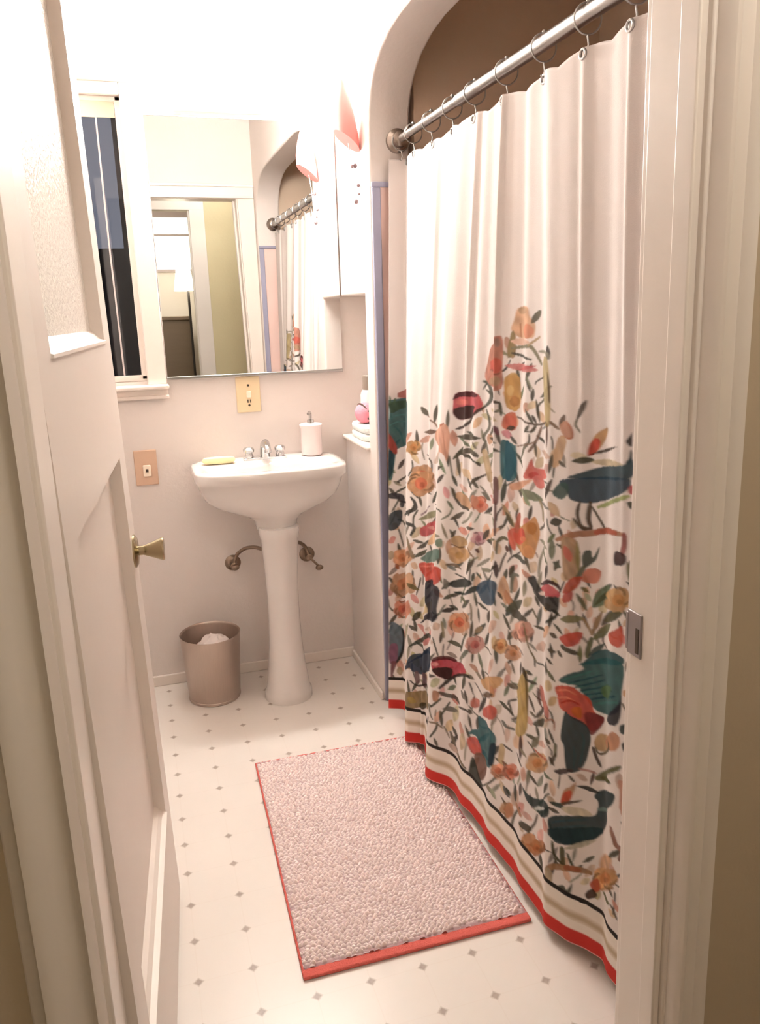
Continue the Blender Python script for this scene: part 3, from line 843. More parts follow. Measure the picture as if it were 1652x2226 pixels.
('L',(75,85,75),0.094,1.1,(619,612,612,588)),
('S',(90,100,90),0.063,1.5,(628,612,644,606)),
('L',(140,138,120),0.088,1.6,(643,626,692,638)),
('P',(202,149,116),0,2.6,(612,486,610,477,598,468,569,455,552,453,544,458,550,468,566,479,597,493,608,492)),
('P',(207,153,119),0,1.8,(598,475,591,464,569,448,548,440,530,439,526,447,530,456,545,466,566,473,589,478)),
('P',(211,156,121),0,1.4,(561,469,555,458,540,448,522,443,512,445,508,453,510,461,522,469,537,474,554,474)),
('P',(230,170,132),0,1.8,(566,482,559,471,545,461,527,456,515,458,512,466,515,474,526,482,545,488,559,487)),
('P',(215,159,123),0,2.4,(608,501,604,491,589,480,561,469,544,467,537,474,544,484,558,493,584,504,603,507)),
('P',(212,118,88),0,1.9,(587,482,577,471,561,459,547,454,534,455,530,461,534,469,547,478,559,482,575,483)),
('P',(182,101,75),0,1.9,(575,474,568,467,565,464,555,460,550,460,548,464,551,468,554,471,563,474,568,473)),
('S',(155,115,89),0.041,1.3,(519,440,517,453,524,462)),
('S',(155,115,89),0.044,1.2,(524,439,517,449,523,460)),
('S',(155,115,89),0.039,3,(573,500,597,499,597,490)),
('S',(150,140,110),0.083,1,(490,451,495,433,498,415)),
('S',(120,112,90),0.05,1.2,(611,536,615,518,615,498)),
('L',(95,92,72),0.123,1.6,(508,407,573,413)),
('P',(199,151,139),0,1.9,(672,464,668,455,657,445,643,440,629,437,626,443,629,452,642,462,656,468,667,468)),
('P',(186,141,130),0,1.4,(657,446,650,437,637,427,626,421,616,421,614,428,618,437,625,443,637,449,650,450)),
('P',(206,157,145),0,1.3,(632,444,630,436,622,429,611,424,603,425,594,428,601,439,611,447,621,451,629,449)),
('P',(205,156,144),0,1.1,(636,456,632,446,623,439,614,435,604,435,601,441,604,449,614,458,622,461,630,460)),
('P',(194,147,136),0,1.7,(667,470,663,461,650,451,633,444,625,445,622,451,623,459,633,467,647,472,661,475)),
('P',(192,112,106),0,1.1,(649,454,643,446,635,438,626,434,619,435,615,439,619,447,625,454,633,456,642,457)),
('P',(165,96,91),0,1.3,(643,449,642,446,635,440,630,438,628,439,626,442,628,445,630,448,635,450,642,451)),
('S',(149,113,105),0.041,1,(619,421,612,427,614,436)),
('S',(149,113,105),0.041,1,(614,420,610,429,612,437)),
('S',(149,113,105),0.036,1.9,(630,468,649,469,649,461)),
('P',(220,175,129),0,1.5,(773,505,771,500,763,492,753,488,745,488,743,492,745,498,753,505,763,509,771,509)),
('P',(216,172,127),0,1.4,(760,492,759,486,749,479,741,476,735,477,732,480,735,487,741,492,749,496,759,497)),
('P',(222,177,130),0,1.2,(749,494,745,487,739,481,732,478,725,479,721,482,725,489,731,495,739,498,746,498)),
('P',(188,150,110),0,1.2,(755,505,752,499,745,493,736,490,731,491,728,495,731,501,736,506,743,509,752,510)),
('P',(241,193,141),0,1.4,(767,511,764,504,756,498,748,494,741,494,736,498,741,505,746,510,756,514,764,514)),
('P',(205,140,95),0,1.4,(757,499,753,493,749,488,742,485,736,486,736,490,736,495,742,501,749,503,753,502)),
('P',(176,120,81),0,1.2,(753,496,753,493,749,490,746,489,743,489,743,492,743,494,746,496,749,497,752,497)),
('S',(149,119,87),0.034,1.1,(728,479,728,487,734,493)),
('S',(149,119,87),0.034,1.1,(728,478,728,486,734,493)),
('S',(149,119,87),0.03,1.7,(760,514,766,508,762,502)),
('L',(92,85,72),0.098,1.4,(788,545,767,517)),
('L',(150,130,105),0.101,1.6,(660,500,625,473)),
('P',(216,112,92),0,1.3,(760,740,787,755,788,713,773,714)),
('L',(110,108,80),0.082,1.7,(674,700,722,717)),
('S',(110,105,80),0.068,1.5,(729,713,743,725,760,726)),
('L',(95,60,50),0.082,1.8,(757,714,762,699)),
('S',(120,118,105),0.054,1.4,(727,688,727,698,729,713)),
('L',(166,142,108),0.119,1.7,(739,795,784,757)),
('L',(90,80,70),0.077,1.5,(769,655,784,678)),
('L',(206,166,134),0.251,1.5,(750,648,759,588)),
('L',(196,142,108),0.16,1.7,(757,621,777,589)),
('L',(65,75,65),0.118,1.5,(759,565,787,599)),
('L',(80,76,66),0.084,1.2,(732,608,748,596)),
('P',(40,66,84),0,0.9,(975,881,997,893,1148,920,1146,901,1110,882,1052,861,1024,856,1001,859,993,872)),
('P',(72,94,90),0,1.5,(957,863,975,881,996,884,997,868,983,855,965,855)),
('S',(165,175,115),0.062,1.8,(1060,855,1110,876,1148,892)),
('S',(80,65,50),0.062,1.2,(1020,856,1015,835,1024,815,1040,814)),
('S',(85,70,55),0.082,1.2,(1040,858,1036,831,1042,816)),
('S',(85,75,60),0.049,1.5,(1045,851,1063,836,1077,822)),
('S',(85,75,60),0.049,1.2,(1008,826,1020,814,1031,811)),
('P',(188,96,96),0,1.3,(1174,907,1172,902,1165,898,1156,896,1149,898,1148,901,1149,907,1155,911,1165,913,1172,912)),
('L',(70,72,58),0.134,1.6,(1146,882,1174,875)),
('S',(178,128,98),0.103,1.2,(968,780,1008,798,1040,807,1088,822,1142,830)),
('S',(190,104,84),0.082,1.5,(1052,810,1088,822,1120,827)),
('S',(165,100,95),0.112,1,(1142,830,1142,812,1137,798)),
('P',(75,50,50),0,1.5,(1119,796,1144,799,1144,783,1119,775)),
('P',(182,150,118),0,0.9,(981,785,1010,791,1018,774,1020,743,1013,723,990,716,983,750)),
('L',(206,118,104),0.164,1.2,(989,775,1003,749)),
('L',(150,140,95),0.103,0.9,(1015,788,1018,733)),
('P',(80,88,78),0,1.2,(1024,763,1031,775,1042,776,1046,766,1064,789,1057,767,1040,752,1027,745)),
('S',(95,98,78),0.085,1.1,(1028,746,1021,733,1015,721)),
('L',(206,128,104),0.247,1.4,(1024,720,1068,749)),
('L',(190,92,72),0.202,0.8,(985,689,1025,728)),
('L',(196,98,88),0.166,1.1,(985,673,1008,697)),
('L',(120,108,70),0.074,0.9,(1021,708,1038,704)),
('L',(104,120,92),0.205,1.5,(1046,679,1100,734)),
('L',(82,88,62),0.076,1.3,(1052,684,1092,722)),
('L',(110,110,85),0.086,1.2,(1013,697,1034,669)),
('L',(175,180,150),0.103,1.2,(1029,700,1043,688)),
('P',(218,174,122),0,1.3,(1166,731,1162,722,1151,714,1140,710,1130,712,1126,717,1130,726,1140,733,1151,736,1162,735)),
('P',(192,153,107),0,1.5,(1148,715,1145,707,1135,699,1124,695,1112,695,1107,701,1113,710,1123,717,1135,721,1145,721)),
('P',(196,157,109),0,2,(1135,716,1131,708,1121,700,1102,693,1081,689,1077,695,1081,703,1102,716,1121,723,1131,721)),
('P',(206,165,115),0,1.5,(1138,731,1135,723,1126,715,1112,710,1092,708,1082,711,1092,722,1112,733,1124,737,1135,736)),
('P',(195,155,108),0,1.3,(1156,737,1153,729,1144,722,1133,719,1121,718,1117,724,1121,732,1131,740,1144,744,1152,742)),
('P',(204,148,92),0,1.5,(1145,724,1142,717,1135,711,1126,708,1117,709,1114,714,1117,721,1124,727,1134,730,1142,729)),
('P',(175,127,79),0,1.5,(1141,721,1140,717,1135,714,1131,713,1127,713,1126,715,1127,719,1131,721,1135,723,1138,722)),
('S',(149,119,83),0.036,1.2,(1127,740,1141,739,1144,733)),
('S',(149,119,83),0.033,1.6,(1160,736,1155,725,1145,717)),
('S',(149,119,83),0.036,1.2,(1133,742,1144,739,1145,732)),
('L',(95,92,65),0.127,1.5,(1077,664,1142,703)),
('S',(92,88,68),0.058,1.5,(1145,705,1153,697,1163,695)),
('L',(92,85,72),0.107,1.5,(1153,792,1173,778)),
('L',(120,115,85),0.112,1.6,(1149,789,1169,740)),
('P',(198,144,90),0,1.5,(785,741,802,759,844,781,872,799,890,775,880,746,865,718,838,714,795,718)),
('P',(216,98,82),0,2.3,(781,747,827,766,838,745,794,725)),
('P',(220,160,110),0,1.5,(868,733,863,724,854,718,845,714,835,716,828,721,835,731,845,738,855,740,862,738)),
('P',(182,122,70),0,1.9,(880,779,876,772,866,764,855,762,847,764,844,771,847,778,855,784,866,787,876,785)),
('P',(230,140,105),0,2,(842,749,840,746,835,743,827,741,812,738,803,738,810,744,827,750,834,752,840,752)),
('P',(216,164,134),0,2.8,(766,840,837,861,862,866,822,843,775,829)),
('L',(212,122,114),0.242,1.8,(861,869,916,865)),
('L',(85,70,60),0.088,1.7,(957,886,923,840)),
('L',(130,135,110),0.175,1.5,(799,835,904,836)),
('L',(152,164,134),0.098,1.6,(823,838,855,814)),
('S',(190,105,85),0.092,1.8,(801,787,795,768,789,749)),
('L',(100,92,70),0.103,1.7,(752,781,780,756)),
('L',(75,72,60),0.143,1.5,(951,806,982,817)),
('S',(150,145,130),0.049,1.9,(925,765,893,726,886,690)),
('L',(130,135,115),0.123,1.5,(957,779,955,741)),
('S',(165,150,120),0.049,2.2,(888,833,902,818,905,799)),
('L',(205,180,150),0.178,1.4,(944,843,976,823)),
('L',(85,85,75),0.116,2.5,(778,698,849,704)),
('L',(92,85,72),0.102,1.5,(784,680,770,649)),
('S',(125,125,110),0.073,1.5,(799,663,781,656,777,622)),
('S',(120,115,100),0.031,1.6,(848,704,856,689)),
('L',(105,108,95),0.094,1.4,(958,738,981,733)),
('P',(50,50,48),0,2.7,(848,674,873,687,887,674,928,665,971,683,976,665,969,649,947,645,893,642,869,659)),
('P',(202,97,102),0,1.6,(893,670,937,693,971,690,978,680,958,675,928,667)),
('P',(238,215,205),0,2.2,(928,672,928,669,907,661,895,657,890,657,887,659,891,662,895,665,907,668,928,674)),
('S',(60,30,35),0.076,1.4,(897,679,944,698,967,699,976,694)),
('S',(60,60,50),0.049,1.4,(969,651,965,639,936,620)),
('L',(90,90,75),0.16,1.4,(757,575,831,625)),
('L',(90,85,75),0.174,3.5,(781,573,845,595)),
('P',(204,158,140),0,1.5,(873,579,869,572,858,563,847,558,834,557,833,563,837,571,847,579,858,583,869,584)),
('P',(205,159,141),0,1.6,(858,564,855,556,844,547,833,542,805,533,798,537,803,546,833,563,845,569,855,569)),
('P',(236,184,162),0,2.3,(841,562,837,554,816,540,795,530,784,530,780,535,784,544,795,552,823,565,837,567)),
('P',(233,181,160),0,2,(849,580,847,573,835,563,813,554,792,548,789,554,792,562,813,575,835,585,847,585)),
('P',(195,152,134),0,1.5,(863,584,861,577,851,569,838,564,826,563,815,564,826,576,838,585,851,590,861,589)),
('P',(206,140,125),0,1.8,(851,571,848,564,841,557,827,551,812,548,803,550,812,560,827,570,841,576,848,575)),
('P',(177,120,107),0,1.5,(847,567,845,563,842,560,837,558,834,559,833,561,834,564,838,568,841,569,845,569)),
('S',(152,118,105),0.036,2.3,(827,540,802,535,798,541)),
('S',(152,118,105),0.039,1.4,(795,529,789,537,795,546)),
('S',(152,118,105),0.037,1.5,(869,575,856,563,847,558)),
('S',(120,112,90),0.049,1.5,(866,620,875,613,883,608)),
('P',(202,86,72),0,1.1,(976,605,997,619,1025,629,1018,607,999,595,986,598)),
('P',(202,92,72),0,1.5,(1095,647,1123,667,1141,679,1141,647,1117,638)),
('L',(140,135,100),0.139,0.8,(978,639,1029,655)),
('S',(165,138,108),0.067,1.1,(1027,653,1038,640,1045,631)),
('L',(150,125,95),0.107,1.2,(1073,681,1045,631)),
('L',(110,112,80),0.123,1.5,(1110,673,1047,622)),
('S',(100,105,75),0.099,1.2,(1045,623,1038,605,1034,588)),
('L',(70,85,80),0.094,1.4,(1080,626,1036,589)),
('S',(80,78,65),0.094,0.9,(982,591,999,589,1015,588)),
('L',(92,85,72),0.08,1.4,(944,572,968,575)),
('L',(92,85,72),0.08,1.4,(971,580,985,571)),
('L',(92,85,72),0.094,1.4,(950,605,971,603)),
('S',(130,115,85),0.039,1.5,(838,580,855,540,880,525)),
('P',(40,86,92),0,1.1,(1025,574,1054,602,1088,619,1133,629,1141,615,1025,570)),
('L',(110,115,70),0.103,0.9,(1021,605,1021,572)),
('L',(92,85,72),0.062,1.8,(1152,649,1173,657)),
('P',(210,164,133),0,1.4,(828,514,827,508,806,494,791,486,784,486,781,491,784,497,791,503,806,511,827,518)),
('P',(198,154,125),0,1.4,(816,504,806,494,794,484,785,480,777,480,774,484,777,491,785,497,794,501,806,504)),
('P',(189,148,120),0,1.3,(789,494,788,488,781,482,771,477,763,477,759,480,764,488,771,495,781,499,788,498)),
('P',(215,167,136),0,1.2,(794,508,791,501,784,495,775,492,767,491,763,495,767,502,774,508,784,512,791,512)),
('P',(215,168,136),0,1.5,(817,520,806,509,795,500,785,496,778,497,775,501,778,507,785,514,795,517,805,518)),
('P',(200,140,100),0,1.4,(799,503,795,497,789,491,781,488,777,489,775,493,777,499,782,503,789,506,795,506)),
('P',(172,120,86),0,1.2,(794,499,792,496,789,493,787,492,784,492,782,494,784,497,787,500,789,501,792,500)),
('S',(147,115,93),0.034,1.4,(760,485,767,495,775,500)),
('S',(147,115,93),0.031,1.5,(787,514,796,514,799,509)),
('S',(147,115,93),0.034,1.2,(778,510,789,512,794,509)),
('P',(38,54,76),0,1.7,(46,168,220,258,441,341,441,315,329,235,237,229,198,234)),
('S',(125,100,100),0.166,1.7,(259,227,262,216,265,204)),
('S',(110,85,90),0.133,2.8,(329,235,332,221,336,202)),
('S',(60,50,45),0.05,1.8,(218,202,273,193,371,214)),
('S',(75,60,50),0.07,1,(14,130,24,112,42,112,42,128)),
('L',(178,158,128),0.21,1,(33,160,36,131)),
('P',(120,75,80),0,1,(7,171,24,171,15,140,7,108)),
('P',(186,62,78),0,1.1,(455,339,502,362,555,369,587,377,605,365,563,337,522,312,484,310,462,319)),
('P',(55,40,35),0,1,(459,319,494,336,531,341,522,312,490,310)),
('S',(88,30,35),0.095,1,(457,343,498,362,547,368)),
('P',(220,150,145),0,1.5,(485,342,483,338,477,334,469,332,460,331,457,333,460,337,467,341,476,344,483,344)),
('S',(50,45,40),0.062,1.8,(614,359,600,358,533,320,491,280)),
('P',(212,168,120),0,1.3,(661,378,729,420,756,423,729,390,683,364)),
('L',(92,85,72),0.083,1.9,(665,405,671,382)),
('L',(205,150,110),0.147,1.4,(724,394,722,368)),
('L',(120,95,75),0.083,2.8,(668,341,727,379)),
('S',(105,95,85),0.107,1.2,(492,269,519,268,548,275,568,269)),
('P',(192,142,112),0,1.3,(467,266,492,269,487,246,469,242)),
('L',(120,115,105),0.137,1.5,(502,228,565,246)),
('L',(90,88,75),0.113,1,(497,224,504,181)),
('S',(150,140,125),0.044,1.4,(452,225,463,198)),
('S',(140,130,115),0.041,1.3,(483,220,481,204)),
('S',(140,130,115),0.06,1.1,(510,183,530,160)),
('L',(90,85,75),0.107,1.8,(541,196,570,173)),
('S',(120,110,95),0.095,2,(536,175,566,141,610,129)),
('L',(90,85,72),0.095,1.2,(480,145,494,123)),
('S',(150,135,110),0.056,1.8,(575,138,594,134,605,128)),
('S',(140,125,105),0.057,1.1,(456,179,485,185,506,178)),
('L',(215,190,175),0.189,1.8,(526,141,573,140)),
('P',(192,118,104),0,1.5,(658,318,657,310,646,300,632,292,623,292,621,298,623,307,630,315,644,322,657,325)),
('P',(202,96,82),0,1.4,(739,344,736,333,727,321,709,310,676,296,671,304,675,316,706,341,725,352,736,352)),
('S',(95,92,70),0.042,1.5,(618,290,635,282,654,284)),
('L',(92,85,72),0.095,1.2,(614,280,630,277)),
('P',(50,100,106),0,1.5,(654,284,683,291,732,292,738,267,728,215,707,197,671,202,651,230,619,221,633,239,656,255)),
('P',(38,54,66),0,1.1,(720,256,738,270,734,225,725,211,714,212)),
('P',(202,92,82),0,1.7,(615,206,651,228,671,212,665,194,630,179)),
('P',(125,90,75),0,1.7,(642,182,676,205,707,191,674,137,650,156)),
('P',(50,55,45),0,1.5,(632,167,649,165,668,142,681,127,658,117,623,112)),
('L',(140,135,125),0.163,1.5,(576,307,607,300)),
('L',(92,85,72),0.083,1.2,(794,365,767,373)),
('S',(110,108,100),0.047,1.3,(774,330,794,337)),
('L',(92,85,72),0.098,1.4,(770,424,795,426)),
('L',(120,120,112),0.115,1.3,(752,334,774,329)),
('S',(198,174,134),0.147,1.3,(759,279,756,259,753,237)),
('P',(184,136,109),0,1.3,(773,229,771,223,763,214,753,207,745,205,743,209,745,215,753,224,762,230,770,232)),
('P',(198,145,117),0,1.3,(757,213,753,206,748,198,741,194,734,192,732,196,734,202,739,209,748,215,753,216)),
('P',(198,146,118),0,1.2,(749,215,746,207,741,201,734,196,725,194,725,199,725,204,732,212,741,218,746,218)),
('P',(219,161,130),0,1.1,(753,225,749,216,743,209,736,205,729,203,728,208,729,214,735,220,743,226,749,226)),
('P',(247,181,146),0,1.5,(766,235,763,228,755,219,746,213,741,213,736,215,741,223,746,230,756,236,763,238)),
('P',(205,120,90),0,1.1,(757,221,756,216,749,208,745,206,739,204,736,208,739,214,743,219,749,223,755,224)),
('P',(176,103,77),0,1.3,(753,217,753,214,752,213,748,209,745,209,745,211,745,213,748,216,752,219,753,219)),
('S',(152,112,90),0.029,1.5,(767,236,767,229,762,221)),
('S',(152,112,90),0.031,1.4,(757,206,745,199,741,201)),
('S',(152,112,90),0.033,1.5,(769,221,757,210,749,206)),
('L',(130,90,65),0.083,1.4,(757,243,775,246)),
('L',(90,90,90),0.157,1.1,(763,192,785,179)),
('P',(194,154,118),0,1.1,(799,161,795,152,789,145,782,139,774,136,773,140,774,146,781,155,789,161,795,162)),
('P',(178,141,108),0,1.4,(792,151,789,145,782,136,775,130,770,129,766,131,770,140,774,146,782,152,789,154)),
('P',(194,154,118),0,1.3,(778,146,777,141,770,133,762,126,755,123,752,127,753,133,760,141,770,149,777,152)),
('P',(206,164,125),0,1.3,(782,158,782,153,774,143,766,137,760,136,756,138,760,147,766,154,774,161,781,163)),
('P',(169,134,102),0,1.1,(794,168,791,161,785,153,777,146,770,145,769,149,770,155,777,163,784,169,789,169)),
('P',(185,130,95),0,1.1,(785,154,785,150,778,141,774,139,770,138,766,139,769,146,773,152,778,156,784,157)),
('P',(159,111,81),0,1.3,(782,150,782,148,780,145,777,142,774,141,774,143,774,146,777,149,780,151,782,152)),
('S',(139,110,84),0.033,1.3,(785,139,775,133,770,134)),
('S',(139,110,84),0.031,1.4,(766,153,777,161,781,160)),
('S',(139,110,84),0.033,1.1,(794,151,785,142,778,139)),
('P',(152,128,88),0,1.9,(177,162,244,173,377,191,378,155,190,118)),
('P',(75,65,45),0,3.6,(357,149,357,143,335,132,321,131,285,130,279,135,283,142,321,151,333,152,354,153)),
('L',(175,150,90),0.189,2.4,(194,149,261,145)),
('L',(150,140,120),0.123,1.2,(697,149,738,156)),
('L',(170,175,150),0.14,1,(722,160,742,143)),
('L',(92,85,72),0.079,2,(675,116,710,127)),
('L',(190,150,130),0.14,1.2,(614,392,647,388)),
('L',(150,165,150),0.091,1.3,(785,242,798,219)),
('P',(192,163,98),0,1.1,(802,434,840,486,852,479,854,420,847,362,799,331,809,395)),
('P',(112,92,58),0,1.5,(840,494,851,473,854,402,849,419,845,461)),
('L',(70,60,45),0.102,1.5,(835,494,849,472)),
('L',(85,60,55),0.097,2,(831,350,827,295)),
('S',(80,75,65),0.063,1.5,(848,473,862,475,880,481)),
('L',(120,110,95),0.115,1.2,(773,423,810,435)),
('L',(92,85,72),0.072,1.5,(937,547,939,521)),
('L',(198,124,110),0.243,2,(894,485,947,441)),
('S',(100,70,65),0.04,3.3,(888,474,895,446,946,440)),
('L',(85,82,70),0.107,1.8,(868,393,932,434)),
('S',(180,130,110),0.031,1.6,(932,431,961,445,964,427)),
('L',(92,85,72),0.102,1.5,(933,398,955,397)),
('L',(120,115,95),0.112,1.5,(890,381,866,345)),
('L',(130,120,100),0.073,1.5,(858,413,880,415)),
('P',(218,174,129),0,2,(948,352,944,344,932,334,894,316,881,313,879,317,884,327,894,337,933,356,944,357)),
('P',(194,154,115),0,1.5,(933,339,930,332,895,311,881,303,872,300,868,304,873,315,881,324,895,332,930,345)),
('P',(215,171,127),0,1.6,(890,323,886,314,876,304,863,296,854,293,849,297,854,307,863,317,876,326,886,328)),
('P',(202,160,119),0,1.5,(895,340,891,331,881,322,868,313,858,310,855,315,858,324,868,334,881,343,891,344)),
('P',(211,168,125),0,1.5,(940,361,933,351,902,333,886,324,877,322,872,327,876,336,886,346,902,354,933,365)),
('P',(204,140,90),0,1.5,(902,335,901,328,888,318,879,312,873,312,868,315,872,323,879,331,890,337,898,338)),
('P',(175,120,77),0,1.6,(895,329,894,325,890,322,886,319,881,318,880,320,881,323,886,328,890,330,895,332)),
('S',(148,118,87),0.037,1.8,(943,361,939,350,914,334)),
('S',(148,118,87),0.037,1.5,(866,332,881,340,890,341)),
('S',(148,118,87),0.037,1.5,(861,326,877,338,886,339)),
('L',(80,72,60),0.089,1.4,(859,285,886,281)),
('P',(218,144,118),0,1.5,(826,264,820,254,803,238,791,229,784,227,780,230,784,239,791,247,802,254,820,265)),
('P',(231,153,126),0,1.5,(796,237,796,231,787,221,778,216,771,214,769,218,771,226,778,234,787,239,795,242)),
('P',(182,120,99),0,1.1,(788,238,784,230,778,222,769,216,763,216,757,218,762,226,767,234,778,241,784,241)),
('P',(184,121,100),0,1.2,(792,249,788,242,782,234,773,228,767,228,763,230,766,238,774,247,782,252,789,254)),
('P',(215,142,117),0,1.3,(810,265,802,253,792,242,784,237,775,234,774,240,775,246,784,255,792,261,802,264)),
('P',(200,110,85),0,1.2,(796,246,795,239,788,232,782,228,777,228,774,231,775,237,782,245,788,248,794,249)),
('P',(172,94,73),0,1.4,(792,240,792,238,788,234,787,233,784,233,782,234,784,238,787,241,788,242,792,243)),
('S',(148,97,80),0.036,1.1,(788,222,780,221,775,223)),
('S',(148,97,80),0.034,2.6,(820,266,810,251,796,238)),
('S',(148,97,80),0.032,1.5,(762,223,767,233,775,240)),
('S',(120,120,95),0.062,1.4,(968,401,967,390,967,378)),
('L',(92,85,72),0.067,1.4,(954,355,969,385)),
('S',(190,110,85),0.044,1.8,(876,347,902,347,940,360)),
('P',(44,96,98),0,1.5,(975,524,1000,546,1027,562,1032,578,1138,619,1142,569,1133,529,1080,500,1043,503,1024,520,1014,529)),
('S',(78,128,124),0.027,0.8,(986,530,1017,548,1049,567)),
('S',(78,128,124),0.027,0.8,(1000,527,1025,542,1060,562)),
('S',(78,128,124),0.027,1.1,(1010,523,1036,537,1071,556)),
('S',(78,128,124),0.027,1.4,(1020,518,1050,534,1084,552)),
('S',(78,128,124),0.027,1.4,(1029,514,1064,531,1109,554)),
('S',(78,128,124),0.027,1.4,(1040,510,1080,529,1121,550)),
('S',(78,128,124),0.025,2.7,(1056,508,1107,534,1131,546)),
('S',(30,72,80),0.025,1.2,(1004,531,1032,546,1074,568)),
('S',(30,72,80),0.027,1.4,(1014,527,1045,542,1082,562)),
('S',(30,72,80),0.027,1.4,(1022,522,1060,539,1100,561)),
('S',(30,72,80),0.025,1.5,(1032,517,1074,536,1116,559)),
('S',(30,72,80),0.027,1.6,(1046,514,1100,540,1126,554)),
('P',(92,122,82),0,3,(1074,547,1114,565,1102,539,1077,531)),
('P',(38,38,48),0,1.6,(1141,561,1140,526,1127,503,1093,497,1133,542)),
('P',(206,86,66),0,0.8,(967,511,1007,525,1021,518,1043,512,1056,493,1080,493,1074,478,1050,455,1029,461,1010,465,1000,471,978,476,972,494)),
('S',(235,140,115),0.031,1.1,(967,503,997,515,1014,512)),
('S',(235,140,115),0.031,1.1,(972,491,996,501,1014,499)),
('S',(180,60,50),0.031,1.1,(982,485,1004,498,1020,495)),
('P',(205,110,60),0,0.8,(1006,482,1022,492,1025,473,1013,471)),
('P',(130,55,55),0,1.4,(1032,485,1080,493,1070,470,1047,448,1034,462)),
('P',(36,58,63),0,0.8,(992,472,1004,470,1034,462,1045,442,1040,415,1034,395,1021,371,1000,362,993,380,990,407,981,422)),
('S',(60,90,92),0.027,1.1,(1025,443,1029,427,1022,384)),
('S',(60,90,92),0.027,0.8,(1011,413,1013,395,1011,374)),
('P',(75,65,65),0,1.3,(964,349,997,367,1011,367,987,351,974,346)),
('P',(192,158,114),0,1.4,(1114,466,1110,455,1087,435,1068,427,1059,429,1054,437,1059,449,1068,459,1084,465,1110,474)),
('P',(202,148,114),0,1.4,(1140,480,1137,469,1128,459,1117,453,1096,447,1087,453,1102,472,1116,486,1127,491,1137,489)),
('S',(100,85,60),0.045,1.4,(1057,430,1071,422,1105,448,1105,461)),
('P',(60,72,70),0,1.8,(1141,511,1165,520,1165,504,1141,496)),
('P',(65,62,55),0,1.6,(1145,480,1163,489,1165,464,1149,469)),
('S',(70,55,45),0.076,1.4,(1052,426,1059,414,1071,400)),
('P',(100,98,60),0,2.7,(1056,371,1071,387,1137,437,1140,430,1099,397,1116,394,1071,372)),
('S',(190,145,135),0.039,1.3,(1022,375,1038,378,1060,382)),
('P',(194,152,116),0,1,(982,291,990,321,1006,336,1015,347,1013,330,1001,301)),
('P',(208,90,68),0,1,(982,291,990,316,1006,328,1008,318,1000,301)),
('L',(90,80,65),0.058,0.8,(972,286,1028,317)),
('L',(55,70,65),0.092,1.3,(950,281,1000,290)),
('L',(215,205,180),0.17,0.8,(983,284,1053,299)),
('P',(34,58,62),0,1.4,(950,250,1001,277,1053,297,1066,317,1066,330,1056,337,1070,353,1113,376,1130,378,1123,358,1102,334,1103,312,1070,267,1042,241,1013,224,969,209,953,223)),
('S',(60,86,92),0.036,1.1,(960,245,1001,268,1035,283)),
('S',(60,86,92),0.029,1,(964,235,1001,255,1035,271)),
('L',(48,48,44),0.085,1.4,(1014,340,1070,349)),
('S',(120,140,136),0.058,1.3,(1067,316,1102,334)),
('P',(44,62,60),0,1.5,(838,246,861,242,919,270,947,274,947,251,905,227,877,228,855,224)),
('P',(225,228,222),0,1.4,(933,260,921,250,897,237,887,231,880,227,877,228,880,232,887,239,897,244,921,255)),
('L',(92,85,72),0.082,1.8,(947,317,919,281)),
('L',(75,80,70),0.094,1.4,(773,196,787,184)),
('L',(75,75,65),0.078,1.9,(803,225,803,184)),
('P',(206,150,114),0,1.3,(774,156,792,171,795,147,775,128)),
('L',(190,140,110),0.134,2.5,(813,190,831,175)),
('L',(80,75,60),0.15,1.3,(824,155,869,178)),
('P',(201,148,108),0,1.4,(891,166,887,158,879,148,869,140,861,136,856,139,861,148,869,159,879,166,887,170)),
('P',(192,141,102),0,1.4,(875,146,872,138,865,129,854,119,845,116,844,121,845,128,854,138,865,147,873,151)),
('P',(200,148,107),0,0.9,(863,144,861,135,854,127,842,117,834,114,831,117,834,126,844,138,852,145,861,147)),
('P',(210,155,112),0,1.2,(870,160,865,149,858,140,848,131,840,128,837,132,840,140,848,151,856,157,865,160)),
('P',(204,150,109),0,1.6,(881,170,879,162,870,151,861,143,852,141,849,144,852,152,859,161,869,169,879,173)),
('P',(190,120,80),0,1.4,(873,154,870,147,865,139,856,132,852,132,848,134,851,141,856,149,865,156,870,157)),
('P',(163,103,68),0,1.6,(870,150,869,147,866,142,861,138,859,138,858,140,859,143,861,146,865,149,869,151)),
('S',(142,105,76),0.036,1.4,(845,146,856,156,865,159)),
('S',(142,105,76),0.036,1.4,(841,117,841,126,845,134)),
('S',(142,105,76),0.038,1.3,(866,130,854,123,849,126)),
('S',(202,154,134),0.179,1.6,(1149,409,1156,392,1155,358)),
('L',(85,75,65),0.081,1.6,(1146,341,1165,335)),
('S',(186,154,128),0.09,1.4,(1121,307,1128,298,1134,287)),
('L',(100,85,65),0.097,1.6,(1153,625,1163,599)),
('P',(204,166,128),0,1.5,(1165,576,1162,570,1158,566,1151,563,1146,564,1145,567,1145,571,1151,576,1156,579,1162,579)),
('S',(110,100,85),0.041,1.5,(1145,549,1149,545,1155,540)),
('L',(120,110,95),0.058,1.5,(781,477,792,454)),
('L',(205,170,150),0.157,1.4,(767,471,777,446)),
('L',(150,140,118),0.097,1.5,(826,320,851,315)),
('L',(92,85,72),0.058,1.3,(775,392,788,362)),
('L',(215,170,150),0.13,1.4,(844,289,838,257)),
('P',(34,58,62),0,0.8,(950,228,1078,285,1060,256,1018,227,985,216,954,213)),
('L',(190,185,165),0.097,0.8,(990,206,1063,255)),
('S',(75,75,50),0.068,1.3,(960,205,965,183,989,173)),
('S',(80,80,45),0.107,1.4,(987,206,987,191,989,176)),
('S',(75,80,60),0.063,1,(1000,201,1008,185)),
